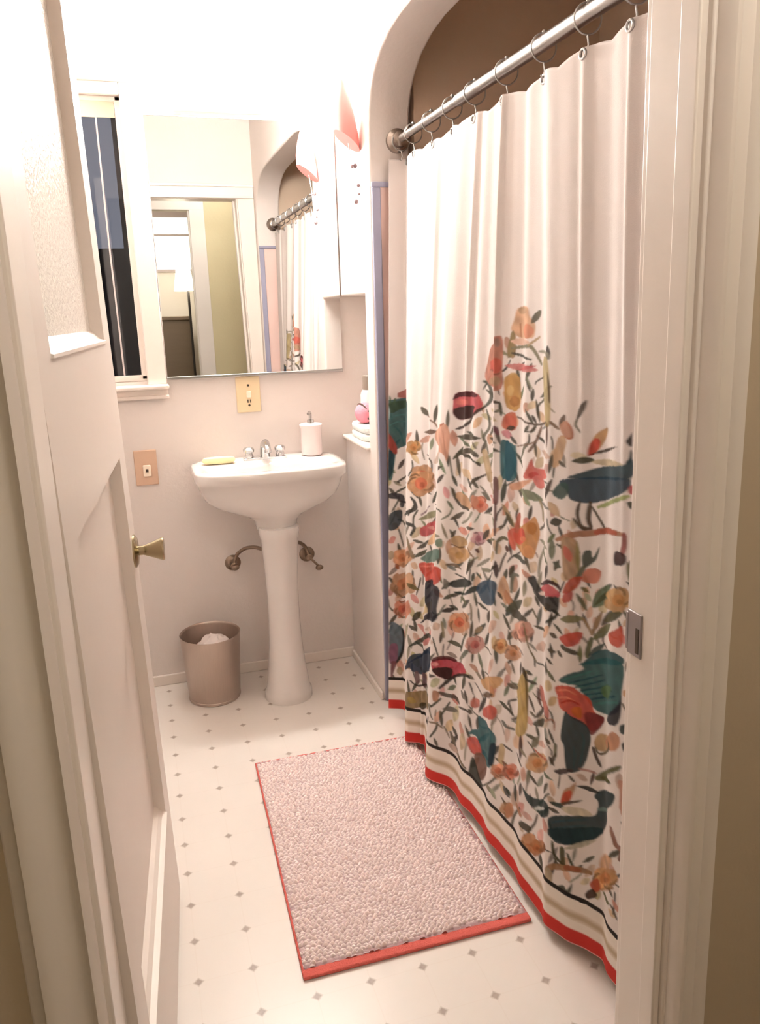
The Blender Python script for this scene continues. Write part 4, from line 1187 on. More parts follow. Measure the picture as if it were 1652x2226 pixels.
('S',(75,75,50),0.048,1.3,(965,176,976,168,994,176)),
('S',(168,128,94),0.116,1,(939,139,960,156,999,172,1022,179,1050,184)),
('S',(172,106,78),0.097,0.8,(993,170,1008,177,1024,179)),
('S',(194,174,144),0.155,1.5,(950,143,948,124,948,102)),
('P',(80,82,68),0,1.3,(967,113,979,128,992,134,999,129,1010,147,1006,124,992,111,976,98)),
('P',(204,155,107),0,1.6,(1144,231,1138,221,1130,211,1116,202,1098,193,1087,191,1096,206,1117,226,1130,234,1140,236)),
('P',(203,155,107),0,3,(1127,210,1124,201,1113,189,1081,164,1071,163,1067,169,1070,178,1081,188,1113,212,1123,214)),
('P',(240,183,126),0,1.3,(1107,201,1098,187,1080,169,1066,162,1057,163,1053,168,1057,177,1067,187,1080,193,1105,206)),
('P',(230,176,121),0,1.3,(1113,221,1107,209,1087,190,1068,179,1060,179,1057,186,1060,195,1070,204,1087,213,1106,223)),
('P',(202,154,106),0,2.1,(1138,238,1134,227,1123,216,1107,205,1081,190,1077,195,1081,205,1106,227,1123,238,1134,242)),
('P',(210,140,90),0,3,(1121,218,1119,209,1107,198,1082,179,1074,178,1071,183,1074,191,1085,202,1107,219,1119,222)),
('P',(180,120,77),0,1.8,(1117,213,1114,208,1107,201,1098,193,1088,187,1087,190,1087,192,1096,202,1107,210,1114,213)),
('S',(152,116,80),0.037,1.4,(1140,228,1131,215,1119,204)),
('S',(152,116,80),0.037,1.4,(1054,172,1061,185,1071,193)),
('S',(152,116,80),0.04,1.5,(1130,207,1113,193,1088,178)),
('P',(202,97,72),0,1.3,(1046,162,1067,181,1074,163,1059,151)),
('P',(75,50,35),0,1.3,(1035,137,1053,155,1066,146,1042,129)),
('L',(105,105,70),0.112,1.9,(1081,162,1120,167)),
('S',(110,95,80),0.058,1.3,(1123,169,1133,163,1141,154)),
('L',(215,160,140),0.112,1.6,(1128,184,1149,168)),
('S',(70,45,35),0.058,1.8,(1158,265,1158,249,1156,228)),
('S',(152,112,98),0.103,1.4,(1121,313,1137,290,1156,290,1145,269)),
('P',(190,130,88),0,1.8,(936,178,933,172,905,154,890,144,881,141,879,144,883,153,888,160,905,170,933,183)),
('P',(190,130,88),0,1.5,(907,158,898,149,887,137,879,130,870,127,869,131,870,138,879,148,887,154,898,159)),
('P',(196,135,91),0,1.1,(887,151,883,142,877,135,866,125,859,123,858,127,859,133,866,142,876,150,883,153)),
('P',(188,129,87),0,1.4,(894,167,891,160,883,150,875,144,866,140,863,143,865,149,873,160,883,167,891,170)),
('P',(189,130,87),0,1.6,(933,188,925,178,897,159,886,151,879,149,875,151,879,160,887,169,898,176,925,188)),
('P',(190,115,75),0,1.5,(895,160,893,154,886,146,879,141,873,139,870,141,875,149,879,155,886,160,893,163)),
('P',(163,98,64),0,1.4,(891,155,891,154,887,148,883,146,881,146,879,146,881,150,883,153,887,156,890,156)),
('S',(142,97,66),0.032,2.5,(936,183,916,166,893,151)),
('S',(142,97,66),0.032,3.5,(933,187,925,174,897,155)),
('S',(142,97,66),0.032,3.5,(934,187,925,173,897,155)),
('P',(205,155,115),0,1.4,(875,163,870,153,861,141,854,135,845,132,841,136,845,146,852,155,863,165,870,166)),
]

# ------------------------------------------------------------------ helpers
def lin(c): 
    c = np.asarray(c, float)/255
    return tuple(np.where(c <= .04045, c/12.92, ((c+.055)/1.055)**2.4))
def mat(name, rgb, rough=.5, metal=0, var=0, vscale=8, bump=0, bscale=60, spec=.5, coat=0, trans=0, emit=None, estr=0, stretch=None):
    m = bpy.data.materials.new(name); m.use_nodes = True
    nt = m.node_tree; b = nt.nodes['Principled BSDF']
    c = lin(rgb)
    b.inputs['Base Color'].default_value = (*c, 1)
    b.inputs['Roughness'].default_value = rough; b.inputs['Metallic'].default_value = metal
    b.inputs['Specular IOR Level'].default_value = spec; b.inputs['Coat Weight'].default_value = coat
    b.inputs['Transmission Weight'].default_value = trans
    tc = nt.nodes.new('ShaderNodeTexCoord')
    vec = tc.outputs['Object']
    if stretch:
        mp = nt.nodes.new('ShaderNodeMapping'); mp.inputs['Scale'].default_value = stretch
        nt.links.new(vec, mp.inputs[0]); vec = mp.outputs[0]
    n = nt.nodes.new('ShaderNodeTexNoise'); n.inputs['Scale'].default_value = vscale; n.inputs['Detail'].default_value = 3
    nt.links.new(vec, n.inputs['Vector'])
    mx = nt.nodes.new('ShaderNodeMix'); mx.data_type = 'RGBA'
    v = var or .03
    mx.inputs['A'].default_value = (*[x*(1-v) for x in c], 1); mx.inputs['B'].default_value = (*[min(1, x*(1+v)) for x in c], 1)
    nt.links.new(n.outputs['Fac'], mx.inputs['Factor']); nt.links.new(mx.outputs['Result'], b.inputs['Base Color'])
    if bump:
        n2 = nt.nodes.new('ShaderNodeTexNoise'); n2.inputs['Scale'].default_value = bscale; n2.inputs['Detail'].default_value = 4
        nt.links.new(vec, n2.inputs['Vector'])
        bp = nt.nodes.new('ShaderNodeBump'); bp.inputs['Strength'].default_value = bump; bp.inputs['Distance'].default_value = .01
        nt.links.new(n2.outputs['Fac'], bp.inputs['Height']); nt.links.new(bp.outputs[0], b.inputs['Normal'])
    if emit:
        b.inputs['Emission Color'].default_value = (*lin(emit), 1); b.inputs['Emission Strength'].default_value = estr
    return m
class MB:
    """collects shapes (tile units) for ONE mesh"""
    def __init__(s): s.b = bmesh.new()
    def verts(s, P): return [s.b.verts.new(p) for p in P]
    def face(s, vs):
        try: return s.b.faces.new(vs)
        except ValueError: return None
    def box(s, x0, x1, y0, y1, z0, z1, f=None):
        f = f or (lambda x, y, z: (x, y, z))
        v = s.verts([f(x, y, z) for x in (x0, x1) for y in (y0, y1) for z in (z0, z1)])
        for q in ((0,1,3,2),(4,6,7,5),(0,4,5,1),(2,3,7,6),(0,2,6,4),(1,5,7,3)): s.face([v[i] for i in q])
        return s
    def rings(s, R, closed=True, cap0=True, cap1=True):
        L = [s.verts(r) for r in R]; n = len(L[0])
        for a, b in zip(L, L[1:]):
            for i in range(n if closed else n-1):
                j = (i+1) % n; s.face([a[i], a[j], b[j], b[i]])
        if cap0: s.face(L[0][::-1])
        if cap1: s.face(L[-1])
        return s
    def lathe(s, prof, c=(0,0,0), axis=(0,0,1), n=40, cap0=True, cap1=True, sx=1):
        a = Vector(axis).normalized(); u = a.orthogonal().normalized() if abs(a.z) < .99 else Vector((1,0,0)); w = a.cross(u)
        c = Vector(c)
        return s.rings([[c + a*z + u*(r*sx*math.cos(2*PI*i/n)) + w*(r*math.sin(2*PI*i/n)) for i in range(n)] for r, z in prof], True, cap0, cap1)
    def tube(s, path, r, n=14, cap=True):
        P = [Vector(p) for p in path]; R = []; u = None
        for i, p in enumerate(P):
            t = (P[min(i+1, len(P)-1)] - P[max(i-1, 0)]).normalized()
            u = (t.orthogonal() if u is None else (u - t*u.dot(t))).normalized(); w = t.cross(u)
            rr = r[i] if isinstance(r, (list, tuple)) else r
            R.append([p + u*(rr*math.cos(2*PI*k/n)) + w*(rr*math.sin(2*PI*k/n)) for k in range(n)])
        return s.rings(R, True, cap, cap)
    def torus(s, c, axis, R, r, n=28, m=10):
        a = Vector(axis).normalized(); u = a.orthogonal().normalized(); w = a.cross(u); c = Vector(c)
        L = []
        for i in range(n):
            d = u*math.cos(2*PI*i/n) + w*math.sin(2*PI*i/n)
            L.append(s.verts([c + d*(R + r*math.cos(2*PI*k/m)) + a*(r*math.sin(2*PI*k/m)) for k in range(m)]))
        for i in range(n):
            for k in range(m): s.face([L[i][k], L[(i+1)%n][k], L[(i+1)%n][(k+1)%m], L[i][(k+1)%m]])
        return s
    def prism(s, poly, lo, hi, place):
        A = s.verts([place(p, lo) for p in poly]); B = s.verts([place(p, hi) for p in poly])
        s.face(A[::-1]); s.face(B)
        for i in range(len(poly)): j = (i+1) % len(poly); s.face([A[i], A[j], B[j], B[i]])
        return s
    def ball(s, c, r, squash=(1,1,1), u=24, v=14):
        c = Vector(c); R = []
        for i in range(1, v):
            t = PI*i/v
            R.append([c + Vector((r*squash[0]*math.sin(t)*math.cos(2*PI*k/u), r*squash[1]*math.sin(t)*math.sin(2*PI*k/u), -r*squash[2]*math.cos(t))) for k in range(u)])
        return s.rings(R)
def put(name, mb, m, parent=None, smooth=True, bevel=0, seg=3, base=None, angle=35):
    """links ONE mesh object; parts keep world coordinates through the parent inverse"""
    bm = mb.b if isinstance(mb, MB) else mb
    bmesh.ops.recalc_face_normals(bm, faces=bm.faces)
    off = Vector(base)*S if base else Vector((0,0,0))
    for v in bm.verts: v.co = v.co*S - off
    me = bpy.data.meshes.new(name); bm.to_mesh(me); bm.free()
    o = bpy.data.objects.new(name, me); COL.objects.link(o); o.location = off
    for q in (m if isinstance(m, (list, tuple)) else [m]): me.materials.append(q)
    if parent:
        o.parent = parent
        o.matrix_parent_inverse = Matrix.Translation(-parent.location) if parent.type == 'EMPTY' or parent.parent is None else Matrix.Identity(4)
    if bevel:
        b = o.modifiers.new('bevel', 'BEVEL'); b.width = bevel*S; b.segments = seg; b.limit_method = 'ANGLE'; b.angle_limit = math.radians(40); b.harden_normals = False
    if smooth:
        for p in me.polygons: p.use_smooth = True
        me.set_sharp_from_angle(angle=math.radians(angle))
    return o
def tag(o, label, cat=None, group=None, kind=None):
    o['label'] = label
    if cat: o['category'] = cat
    if group: o['group'] = group
    if kind: o['kind'] = kind
    return o
def thing(name, loc, label, cat, group=None, kind=None):
    o = bpy.data.objects.new(name, None); COL.objects.link(o); o.location = Vector(loc)*S; o.empty_display_size = .05
    return tag(o, label, cat, group, kind)
def dup(root, loc, label):
    r = root.copy(); COL.objects.link(r); r.location = Vector(loc)*S; r['label'] = label
    for ch in root.children:
        c = ch.copy(); COL.objects.link(c); c.parent = r; c.matrix_parent_inverse = ch.matrix_parent_inverse.copy()
        for g in ch.children:
            d = g.copy(); COL.objects.link(d); d.parent = c; d.matrix_parent_inverse = g.matrix_parent_inverse.copy()
    return r
def struct(o, label=None, cat=None):
    o['kind'] = 'structure'
    if label: o['label'] = label
    if cat: o['category'] = cat
    return o
# ------------------------------------------------------------------ materials
M_wall  = mat('wall_paint', (220,212,207), .55, var=.02, bump=.08, bscale=90)
M_ceil  = mat('ceiling_paint', (222,216,210), .7, var=.02)
M_trim  = mat('gloss_trim_paint', (224,215,207), .35, var=.02)
M_door  = mat('door_paint', (220,210,202), .4, var=.03, vscale=3, bump=.05, bscale=30)
M_hall  = mat('hall_paint', (186,170,148), .6, var=.03, bump=.06, bscale=80)
M_olive = mat('hall_far_paint', (196,186,152), .6, var=.03, bump=.06)
M_tan   = mat('alcove_paint', (206,184,162), .6, var=.03, bump=.06)
M_surr  = mat('surround_panel', (226,196,188), .3, var=.03)
M_edge  = mat('surround_edge_strip', (150,150,172), .35, var=.04)
M_carpet= mat('carpet', (130,112,92), .9, var=.1, vscale=60, bump=.4, bscale=300)
M_porc  = mat('porcelain', (216,211,207), .12, var=.01, spec=.5, coat=.4)
M_chrome= mat('chrome', (205,205,205), .12, 1)
M_steel = mat('shower_rod_steel', (178,176,174), .28, 1, var=.05)
M_dull  = mat('dull_plumbing_metal', (150,132,116), .35, 1, var=.12, vscale=30)
M_flange = mat('worn_flange', (158,146,136), .3, 1, var=.08)
M_dullplate = mat('grey_plate', (150,142,142), .4, .6)
M_brass = mat('antique_nickel', (170,156,124), .22, 1, var=.05)
M_bin   = mat('brushed_bronze', (190,174,163), .36, .85, var=.07, vscale=6, stretch=(40,40,1))
M_binin = mat('bronze_inside', (112,98,84), .5, .5, var=.05)
M_paper = mat('crumpled_paper', (236,226,222), .8, var=.05, bump=.3, bscale=40)
M_almond= mat('almond_plastic', (226,206,170), .35, var=.02)
M_tanpl = mat('tan_plastic', (208,176,152), .4, var=.02)
M_cream = mat('cream_plastic', (240,226,206), .35)
M_dark  = mat('dark_slot', (72,58,46), .6)
M_soap  = mat('yellow_soap', (248,230,178), .4, var=.03)
M_cer   = mat('white_ceramic', (236,222,220), .25, var=.01)
M_pink  = mat('pink_sponge', (240,150,166), .8, var=.1, vscale=60, bump=.5, bscale=120)
M_towel = mat('pale_towel', (222,226,224), .9, var=.04, vscale=80, bump=.4, bscale=200)
M_grey  = mat('grey_cap', (150,138,126), .5)
M_cone  = mat('pink_shell', (243,136,132), .6, var=.06, vscale=20)
M_bead  = mat('mauve_bead', (120,98,100), .5)
M_cord  = mat('pale_cord', (205,196,196), .7)
M_frost = mat('textured_glass', (246,242,236), .2, var=.03, vscale=40, bump=.35, bscale=110, trans=.1, spec=.7)
M_shade = mat('roller_shade_fabric', (214,200,176), .8, var=.04)
M_night = mat('night_wall', (30,27,27), .9)
M_brown = mat('dark_wood', (112,96,80), .5, var=.1, vscale=4, stretch=(1,1,12))
M_linen = mat('grey_linen', (176,164,164), .8, var=.05)
M_black = mat('black_iron', (40,36,36), .5)
def glass_mat():
    m = bpy.data.materials.new('window_glass'); m.use_nodes = True; nt = m.node_tree; nt.nodes.clear()
    out = nt.nodes.new('ShaderNodeOutputMaterial'); t = nt.nodes.new('ShaderNodeBsdfTransparent'); g = nt.nodes.new('ShaderNodeBsdfGlossy'); g.inputs['Roughness'].default_value = .02
    t.inputs['Color'].default_value = (.86,.87,.9,1)
    f = nt.nodes.new('ShaderNodeFresnel'); f.inputs['IOR'].default_value = 1.5; mx = nt.nodes.new('ShaderNodeMixShader')
    nt.links.new(f.outputs[0], mx.inputs[0]); nt.links.new(t.outputs[0], mx.inputs[1]); nt.links.new(g.outputs[0], mx.inputs[2]); nt.links.new(mx.outputs[0], out.inputs[0])
    return m
M_glass = glass_mat()
M_mirror = mat('mirror_silver', (238,238,236), .01, 1)
M_lamp = mat('lit_diffuser', (255,250,240), .5, emit=(255,253,248), estr=50)
M_glow = mat('lit_lampshade', (255,246,230), .6, emit=(255,240,214), estr=7)
M_blind = mat('glowing_blind', (244,242,232), .7, var=.03, stretch=(1,1,30), emit=(255,252,238), estr=.9)  # emission stands in for lamplight falling on the blind
def floor_mat():
    m = mat('vinyl_floor', (216,209,202), .3, var=.035, vscale=5, spec=.4); nt = m.node_tree; b = nt.nodes['Principled BSDF']
    src = b.inputs['Base Color'].links[0].from_socket
    geo = nt.nodes.new('ShaderNodeNewGeometry'); sp = nt.nodes.new('ShaderNodeSeparateXYZ'); nt.links.new(geo.outputs['Position'], sp.inputs[0])
    def math_(op, a, b_=None, clamp=False):
        n = nt.nodes.new('ShaderNodeMath'); n.operation = op; n.use_clamp = clamp
        for i, v in enumerate((a, b_)):
            if v is None: continue
            if isinstance(v, (int, float)): n.inputs[i].default_value = v
            else: nt.links.new(v, n.inputs[i])
        return n.outputs[0]
    d = []
    for ax in ('X', 'Y'):
        f = math_('FRACT', math_('ADD', math_('DIVIDE', sp.outputs[ax], S), .5 + 100))
        d.append(math_('ABSOLUTE', math_('SUBTRACT', f, .5)))
    dia = math_('LESS_THAN', math_('ADD', d[0], d[1]), .09)
    soft = math_('MULTIPLY', math_('SUBTRACT', .12, math_('ADD', d[0], d[1])), 17, True)
    ln = math_('MULTIPLY', math_('SUBTRACT', .016, math_('MINIMUM', d[0], d[1])), 9, True)
    n = nt.nodes.new('ShaderNodeTexNoise'); n.inputs['Scale'].default_value = 60; nt.links.new(geo.outputs['Position'], n.inputs['Vector'])
    mx = nt.nodes.new('ShaderNodeMix'); mx.data_type = 'RGBA'; nt.links.new(ln, mx.inputs['Factor']); nt.links.new(src, mx.inputs['A']); mx.inputs['B'].default_value = (*lin((196,180,164)), 1)
    cr = nt.nodes.new('ShaderNodeMix'); cr.data_type = 'RGBA'; nt.links.new(n.outputs['Fac'], cr.inputs['Factor']); cr.inputs['A'].default_value = (*lin((136,122,112)), 1); cr.inputs['B'].default_value = (*lin((184,170,160)), 1)
    m2 = nt.nodes.new('ShaderNodeMix'); m2.data_type = 'RGBA'; nt.links.new(soft, m2.inputs['Factor']); nt.links.new(mx.outputs['Result'], m2.inputs['A']); nt.links.new(cr.outputs['Result'], m2.inputs['B'])
    nt.links.new(m2.outputs['Result'], b.inputs['Base Color'])
    return m
M_floor = floor_mat()
def attr_mat(name, rough, transl=0, weave=0, wscale=400):
    m = bpy.data.materials.new(name); m.use_nodes = True; nt = m.node_tree; b = nt.nodes['Principled BSDF']
    a = nt.nodes.new('ShaderNodeAttribute'); a.attribute_name = 'print'; nt.links.new(a.outputs['Color'], b.inputs['Base Color'])
    b.inputs['Roughness'].default_value = rough; b.inputs['Specular IOR Level'].default_value = .25
    if weave:
        n = nt.nodes.new('ShaderNodeTexNoise'); n.inputs['Scale'].default_value = wscale
        tc = nt.nodes.new('ShaderNodeTexCoord'); nt.links.new(tc.outputs['Object'], n.inputs['Vector'])
        bp = nt.nodes.new('ShaderNodeBump'); bp.inputs['Strength'].default_value = weave; bp.inputs['Distance'].default_value = .003
        nt.links.new(n.outputs['Fac'], bp.inputs['Height']); nt.links.new(bp.outputs[0], b.inputs['Normal'])
    if transl:
        t = nt.nodes.new('ShaderNodeBsdfTranslucent'); nt.links.new(a.outputs['Color'], t.inputs['Color']); mx = nt.nodes.new('ShaderNodeMixShader'); mx.inputs[0].default_value = transl
        out = nt.nodes['Material Output']; nt.links.new(b.outputs[0], mx.inputs[1]); nt.links.new(t.outputs[0], mx.inputs[2]); nt.links.new(mx.outputs[0], out.inputs[0])
    return m
# ------------------------------------------------------------------ the room
BW, RW, ZC = 2.55, 6.42, 21.0
FY0, FY1 = -14.2, -15.2           # bathroom and hall face of the front wall
ARCH0, ARCH1 = -.98, -13.7
struct(put('floor', MB().box(-1.9, 14, -14.7, 3.4, -.6, 0), M_floor, smooth=False), 'cream vinyl bathroom floor with small grey diamonds', 'floor')
struct(put('floor_hall', MB().box(-12, 18, -38, -14.7, -.6, 0), M_carpet, smooth=False), 'brown floor outside the bathroom doorway', 'floor')
struct(put('ceiling', MB().box(-12, 18, -38, 3.4, ZC, ZC+.6), M_ceil, smooth=False), 'white ceiling', 'ceiling')
WX0, WX1, WZ0, WZ1 = -1.25, .33, 9.95, 17.8
w = MB(); w.box(-1.7, WX0, BW, 3.4, 0, ZC); w.box(WX1, 14, BW, 3.4, 0, ZC); w.box(WX0, WX1, BW, 3.4, 0, WZ0); w.box(WX0, WX1, BW, 3.4, WZ1, ZC)
struct(put('wall_back', w, M_wall, smooth=False), 'pinkish white wall behind the sink', 'wall')
struct(put('wall_left', MB().box(-2.2, -1.7, -14.2, 3.4, 0, ZC), M_wall, smooth=False), 'white wall behind the open door', 'wall')
# right wall: niche block, and the plaster arch over the tub alcove
NZ0, NZ1, NY = 7.9, 12.3, -.2
cor = [(-.98,16.3),(-1.05,16.85),(-1.25,17.3),(-1.6,17.66),(-2.1,17.95),(-2.8,18.16),(-3.6,18.27),(-4.6,18.3)]
near = [(ARCH0+ARCH1-y, z) for y, z in cor][::-1]
poly = [(BW,ZC),(BW,NZ1),(NY,NZ1),(NY,NZ0),(BW,NZ0),(BW,0),(ARCH0,0)] + cor + near + [(ARCH1, 0), (FY0, 0), (FY0, ZC)]
w = MB().prism(poly, RW, 7.55, lambda p, h: (h, p[0], p[1])); w.box(7.551, 7.7, NY-.1, BW, NZ0-.2, NZ1+.2)
struct(put('wall_right', w, M_wall, bevel=.06), 'white plaster wall with a niche and a rounded arch over the tub', 'wall')
struct(put('wall_alcove', MB().box(13.2, 13.7, -14.2, -.5, 0, ZC).box(7.7, 13.2, -.98, -.5, 0, ZC).box(7.55, 13.2, -14.2, -13.7, 0, ZC), M_tan, smooth=False), 'brownish wall inside the tub alcove', 'wall')
sur = put('wall_surround', MB().box(6.68, 13.2, -1.04, -.985, 0, 15.02).box(6.68, 13.2, -13.695, -13.64, 0, 15.02), M_surr, smooth=False); struct(sur, 'pinkish panels lining the tub alcove', 'wall')
put('edge_strip', MB().box(6.45, 6.69, -1.1, -.985, .02, 15.0).box(6.45, 6.69, -13.695, -13.58, .02, 15.0), M_edge, sur, bevel=.03)['label'] = 'bluish grey edge strip'
put('top_strip', MB().box(6.45, 13.2, -1.1, -.985, 15.0, 15.14).box(6.45, 13.2, -13.695, -13.58, 15.0, 15.14), M_edge, sur, bevel=.03)
# front wall with the doorway, hall walls
w = MB(); w.box(-12, -.86, FY1, FY0, 0, ZC); w.box(-.86, 5.7, FY1, FY0, 17.5, ZC)
w.prism([(6.15,0),(18,0),(18,ZC),(5.7,ZC),(5.7,17.5)], FY1, FY0, lambda p, h: (p[0], h, p[1]))
struct(put('wall_front', w, [M_wall], smooth=False), 'wall around the bathroom doorway', 'wall')
struct(put('wall_hall_near', MB().box(6.47, 18, FY1-.02, FY1-.001, 0, ZC, lambda x, y, z: (x-.025*z if x < 10 else x, y, z)).box(-12, -1.3, FY1-.02, FY1-.001, 0, ZC), M_hall, smooth=False), 'tan hall wall right of the doorway', 'wall')
HY = -24.5
w = MB(); w.box(-12, .3, HY-.6, HY, 0, ZC); w.box(4.0, 18, HY-.6, HY, 0, ZC); w.box(.3, 4.0, HY-.6, HY, 18.1, ZC)
struct(put('wall_hall_far', w, M_olive, smooth=False), 'olive yellow hall wall seen in the mirror', 'wall')
struct(put('wall_hall_left', MB().box(-12.6, -12, -38, -14.2, 0, ZC), M_olive, smooth=False), 'end wall of the hall on the left', 'wall')
struct(put('wall_hall_right', MB().box(18, 18.6, -38, -14.2, 0, ZC), M_hall, smooth=False), 'end wall of the hall on the right', 'wall')
struct(put('wall_bedroom', MB().box(-12, 18, -38.6, -38, 0, ZC), M_ceil, smooth=False), 'pale wall of the far room seen in the mirror', 'wall')
# door casings and jambs
def lean(x, y, z): return (x - .025*z, y, z)
w = MB(); w.box(-1.6, -.84, FY1-.03, FY0, 0, 17.5)
t1 = put('trim_1', w, M_trim, bevel=.03); struct(t1, 'white left door jamb and casing nearest the camera', 'door trim')
pr = [(-.90,0),(-.90,-.17),(-.97,-.24),(-1.0,-.2),(-1.03,-.17),(-1.22,-.2),(-1.3,-.27),(-1.42,-.25),(-1.44,0)]
put('casing', MB().prism(pr, 0, 17.6, lambda p, h: (p[0], FY1+p[1], h)), M_trim, t1, angle=60)
w = MB(); w.box(5.97, 6.3, FY1, FY0, 0, 17.9, lean); w.box(5.87, 5.98, -15.12, -14.82, 0, 17.5, lean)
t2 = put('trim_2', w, M_trim, bevel=.025); struct(t2, 'white right door jamb with a strike plate', 'door trim')
pr = [(6.01,0),(6.01,-.16),(6.06,-.22),(6.09,-.16),(6.13,-.2),(6.16,-.15),(6.34,-.13),(6.38,-.2),(6.46,-.22),(6.47,0)]
put('casing', MB().prism(pr, 0, 18.0, lambda p, h: (p[0]-.025*h, FY1+p[1], h)), M_trim, t2, angle=50)
put('room_casing', MB().box(6.02, RW-.01, FY0, FY0+.14, 0, 17.39, lambda x, y, z: (x-.025*z if x < 6.2 else x, y, z)), M_trim, t2, bevel=.03)
sp = put('strike_plate', MB().box(5.945, 5.985, -14.46, -14.17, 7.42, 8.02, lean).box(5.94, 5.97, -14.2, -14.14, 7.46, 7.98, lean), M_dullplate, t2, bevel=.02); sp['label'] = 'grey metal strike plate'
put('latch_hole', MB().box(5.938, 5.95, -14.42, -14.36, 7.48, 7.82, lean), M_dark, sp, smooth=False)
w = MB(); w.box(-.86, 5.6, FY1, FY0, 17.38, 17.5)
t3 = put('trim_3', w, M_trim, bevel=.02); struct(t3, 'white head casing over the bathroom doorway', 'door trim')
put('room_casing', MB().box(-1.5, 6.4, FY0, FY0+.14, 17.42, 17.92).box(-1.55, 6.41, FY0, FY0+.2, 17.92, 18.06).box(-1.5, 6.4, FY0, FY0+.18, 17.40, 17.5), M_trim, t3, bevel=.02)
put('hall_casing', MB().box(-1.5, 6.0, FY1-.18, FY1, 17.45, 18.1), M_trim, t3, bevel=.03)
struct(put('trim_4', MB().box(4.0, 4.9, HY, HY+.16, 0, 19.0).box(-.6, 4.9, HY, HY+.17, 18.1, 19.0).box(-.6, .3, HY, HY+.16, 0, 19.0).box(3.93, 4.02, HY-.6, HY+.05, 0, 18.1), M_ceil, bevel=.03), 'white casing of the doorway across the hall', 'door trim')
struct(put('baseboard_back', MB().box(-1.7, RW, BW-.09, BW, 0, .36), M_trim, bevel=.03), 'low cream baseboard along the wall behind the sink', 'baseboard')
struct(put('baseboard_right', MB().box(RW-.09, RW, ARCH0, BW-.09, 0, .26), M_trim, bevel=.03), 'low cream baseboard under the niche wall', 'baseboard')
sill = put('trim_5', MB().box(RW-.12, 7.5, NY-.1, BW, NZ0-.1, NZ0+.03), M_trim, bevel=.05); struct(sill, 'white ledge of the wall niche', 'ledge')
# ------------------------------------------------------------------ the open door
DH, DL = Vector((-.66,-14.2,0)), Vector((-.18,-7.5,0))
dd = (DL-DH).normalized(); dn = Vector((dd.y,-dd.x,0)); DW = (DL-DH).length
def dp(a, d, z):
    v = DH + dd*a + dn*d; return (v.x - .0165*z, v.y, z)
door = thing('door_1', (-.66,-14.2,0), 'white paneled bathroom door standing open on the left with a textured glass pane', 'door', kind='structure')
def dbox(mb, a0, a1, d0, d1, z0, z1): return mb.box(a0, a1, d0, d1, z0, z1, dp)
RA0, RA1 = .75, 5.85
PZ0, PZ1, GZ0, GZ1 = 2.5, 9.5, 11.42, 16.7
w = MB(); dbox(w, 0, RA0, -.4, 0, .08, 17.3); dbox(w, RA1, DW, -.4, 0, .08, 17.3); dbox(w, RA0, RA1, -.4, 0, .08, PZ0); dbox(w, RA0, RA1, -.4, 0, PZ1, GZ0); dbox(w, RA0, RA1, -.4, 0, GZ1, 17.3)
put('door_frame', w, M_door, door, smooth=False)
put('recessed_panel', dbox(MB(), RA0-.05, RA1+.05, -.3, -.2, PZ0-.05, PZ1+.05), M_door, door, smooth=False)
put('glass_pane', dbox(MB(), RA0-.05, RA1+.05, -.26, -.2, GZ0-.05, GZ1+.05), M_frost, door, smooth=False)['label'] = 'white textured glass pane'
def molding(z, up):
    P = [(-.2, z+.2*up), (-.2, z), (.03, z), (.03, z+.04*up), (-.06, z+.07*up), (-.12, z+.15*up)]
    return MB().prism(P, RA0, RA1, lambda p, h: dp(h, p[0], p[1]))
put('panel_molding', molding(PZ0, 1), M_trim, door, smooth=False)
put('glass_molding', molding(GZ0, 1), M_trim, door, smooth=False)
kc = Vector(dp(6.22, 0, 7.72))
knob = put('door_knob', MB().lathe([(.09,.05),(.085,.16),(.1,.2),(.15,.34),(.2,.46),(.215,.5),(.2,.53),(.0001,.535)], kc, dn, 36), M_brass, door); knob['label'] = 'flared metal door knob'
put('knob_rose', MB().lathe([(.30,0),(.30,.03),(.24,.07),(.1,.09)], kc, dn, 40), M_brass, knob)
# ------------------------------------------------------------------ window with night outside
win = thing('window_1', (-.4, BW, 9.4), 'narrow white window with dark glass between the door and the mirror', 'window', kind='structure')
w = MB(); w.box(WX1-.02, .87, BW-.16, BW, 9.85, 18.1); w.box(-1.7, WX0+.02, BW-.16, BW, 9.85, 18.1); w.box(WX0+.02, WX1-.02, BW-.16, BW, 17.78, 18.1)
put('window_frame', w, M_trim, win, bevel=.04)
put('header_cap', MB().box(-1.7, .95, BW-.3, BW, 18.1, 18.28), M_trim, win, bevel=.04)
w = MB(); w.box(.16, .34, BW+.1, BW+.35, 10.0, 17.8); w.box(-1.25, -1.05, BW+.1, BW+.35, 10.0, 17.8); w.box(-1.25, .34, BW+.1, BW+.35, 9.95, 10.14); w.box(-1.25, .34, BW+.1, BW+.35, 17.66, 17.8)
put('window_sash', w, M_trim, win, bevel=.03)
put('window_pane', MB().box(-1.08, .18, BW+.2, BW+.23, 10.1, 17.7), M_glass, win, smooth=False)
put('window_sill', MB().box(-1.7, .92, BW-.42, BW+.1, 9.72, 9.86), M_trim, win, bevel=.05)
put('window_apron', MB().box(-1.7, .88, BW-.14, BW, 9.42, 9.72).box(-1.7, .9, BW-.2, BW, 9.42, 9.54), M_trim, win, bevel=.04)
put('roller_shade', MB().box(-1.03, .15, BW+.13, BW+.17, 17.25, 17.66), M_shade, win, smooth=False)['label'] = 'cream shade rolled up at the top'
put('sash_reflection', MB().tube([(-.36, BW+.16, 17.6), (-.37, BW+.16, 14), (-.33, BW+.16, 10.15)], .025, 8), M_cord, win)  # thin pale tube imitating the reflection along the sash edge
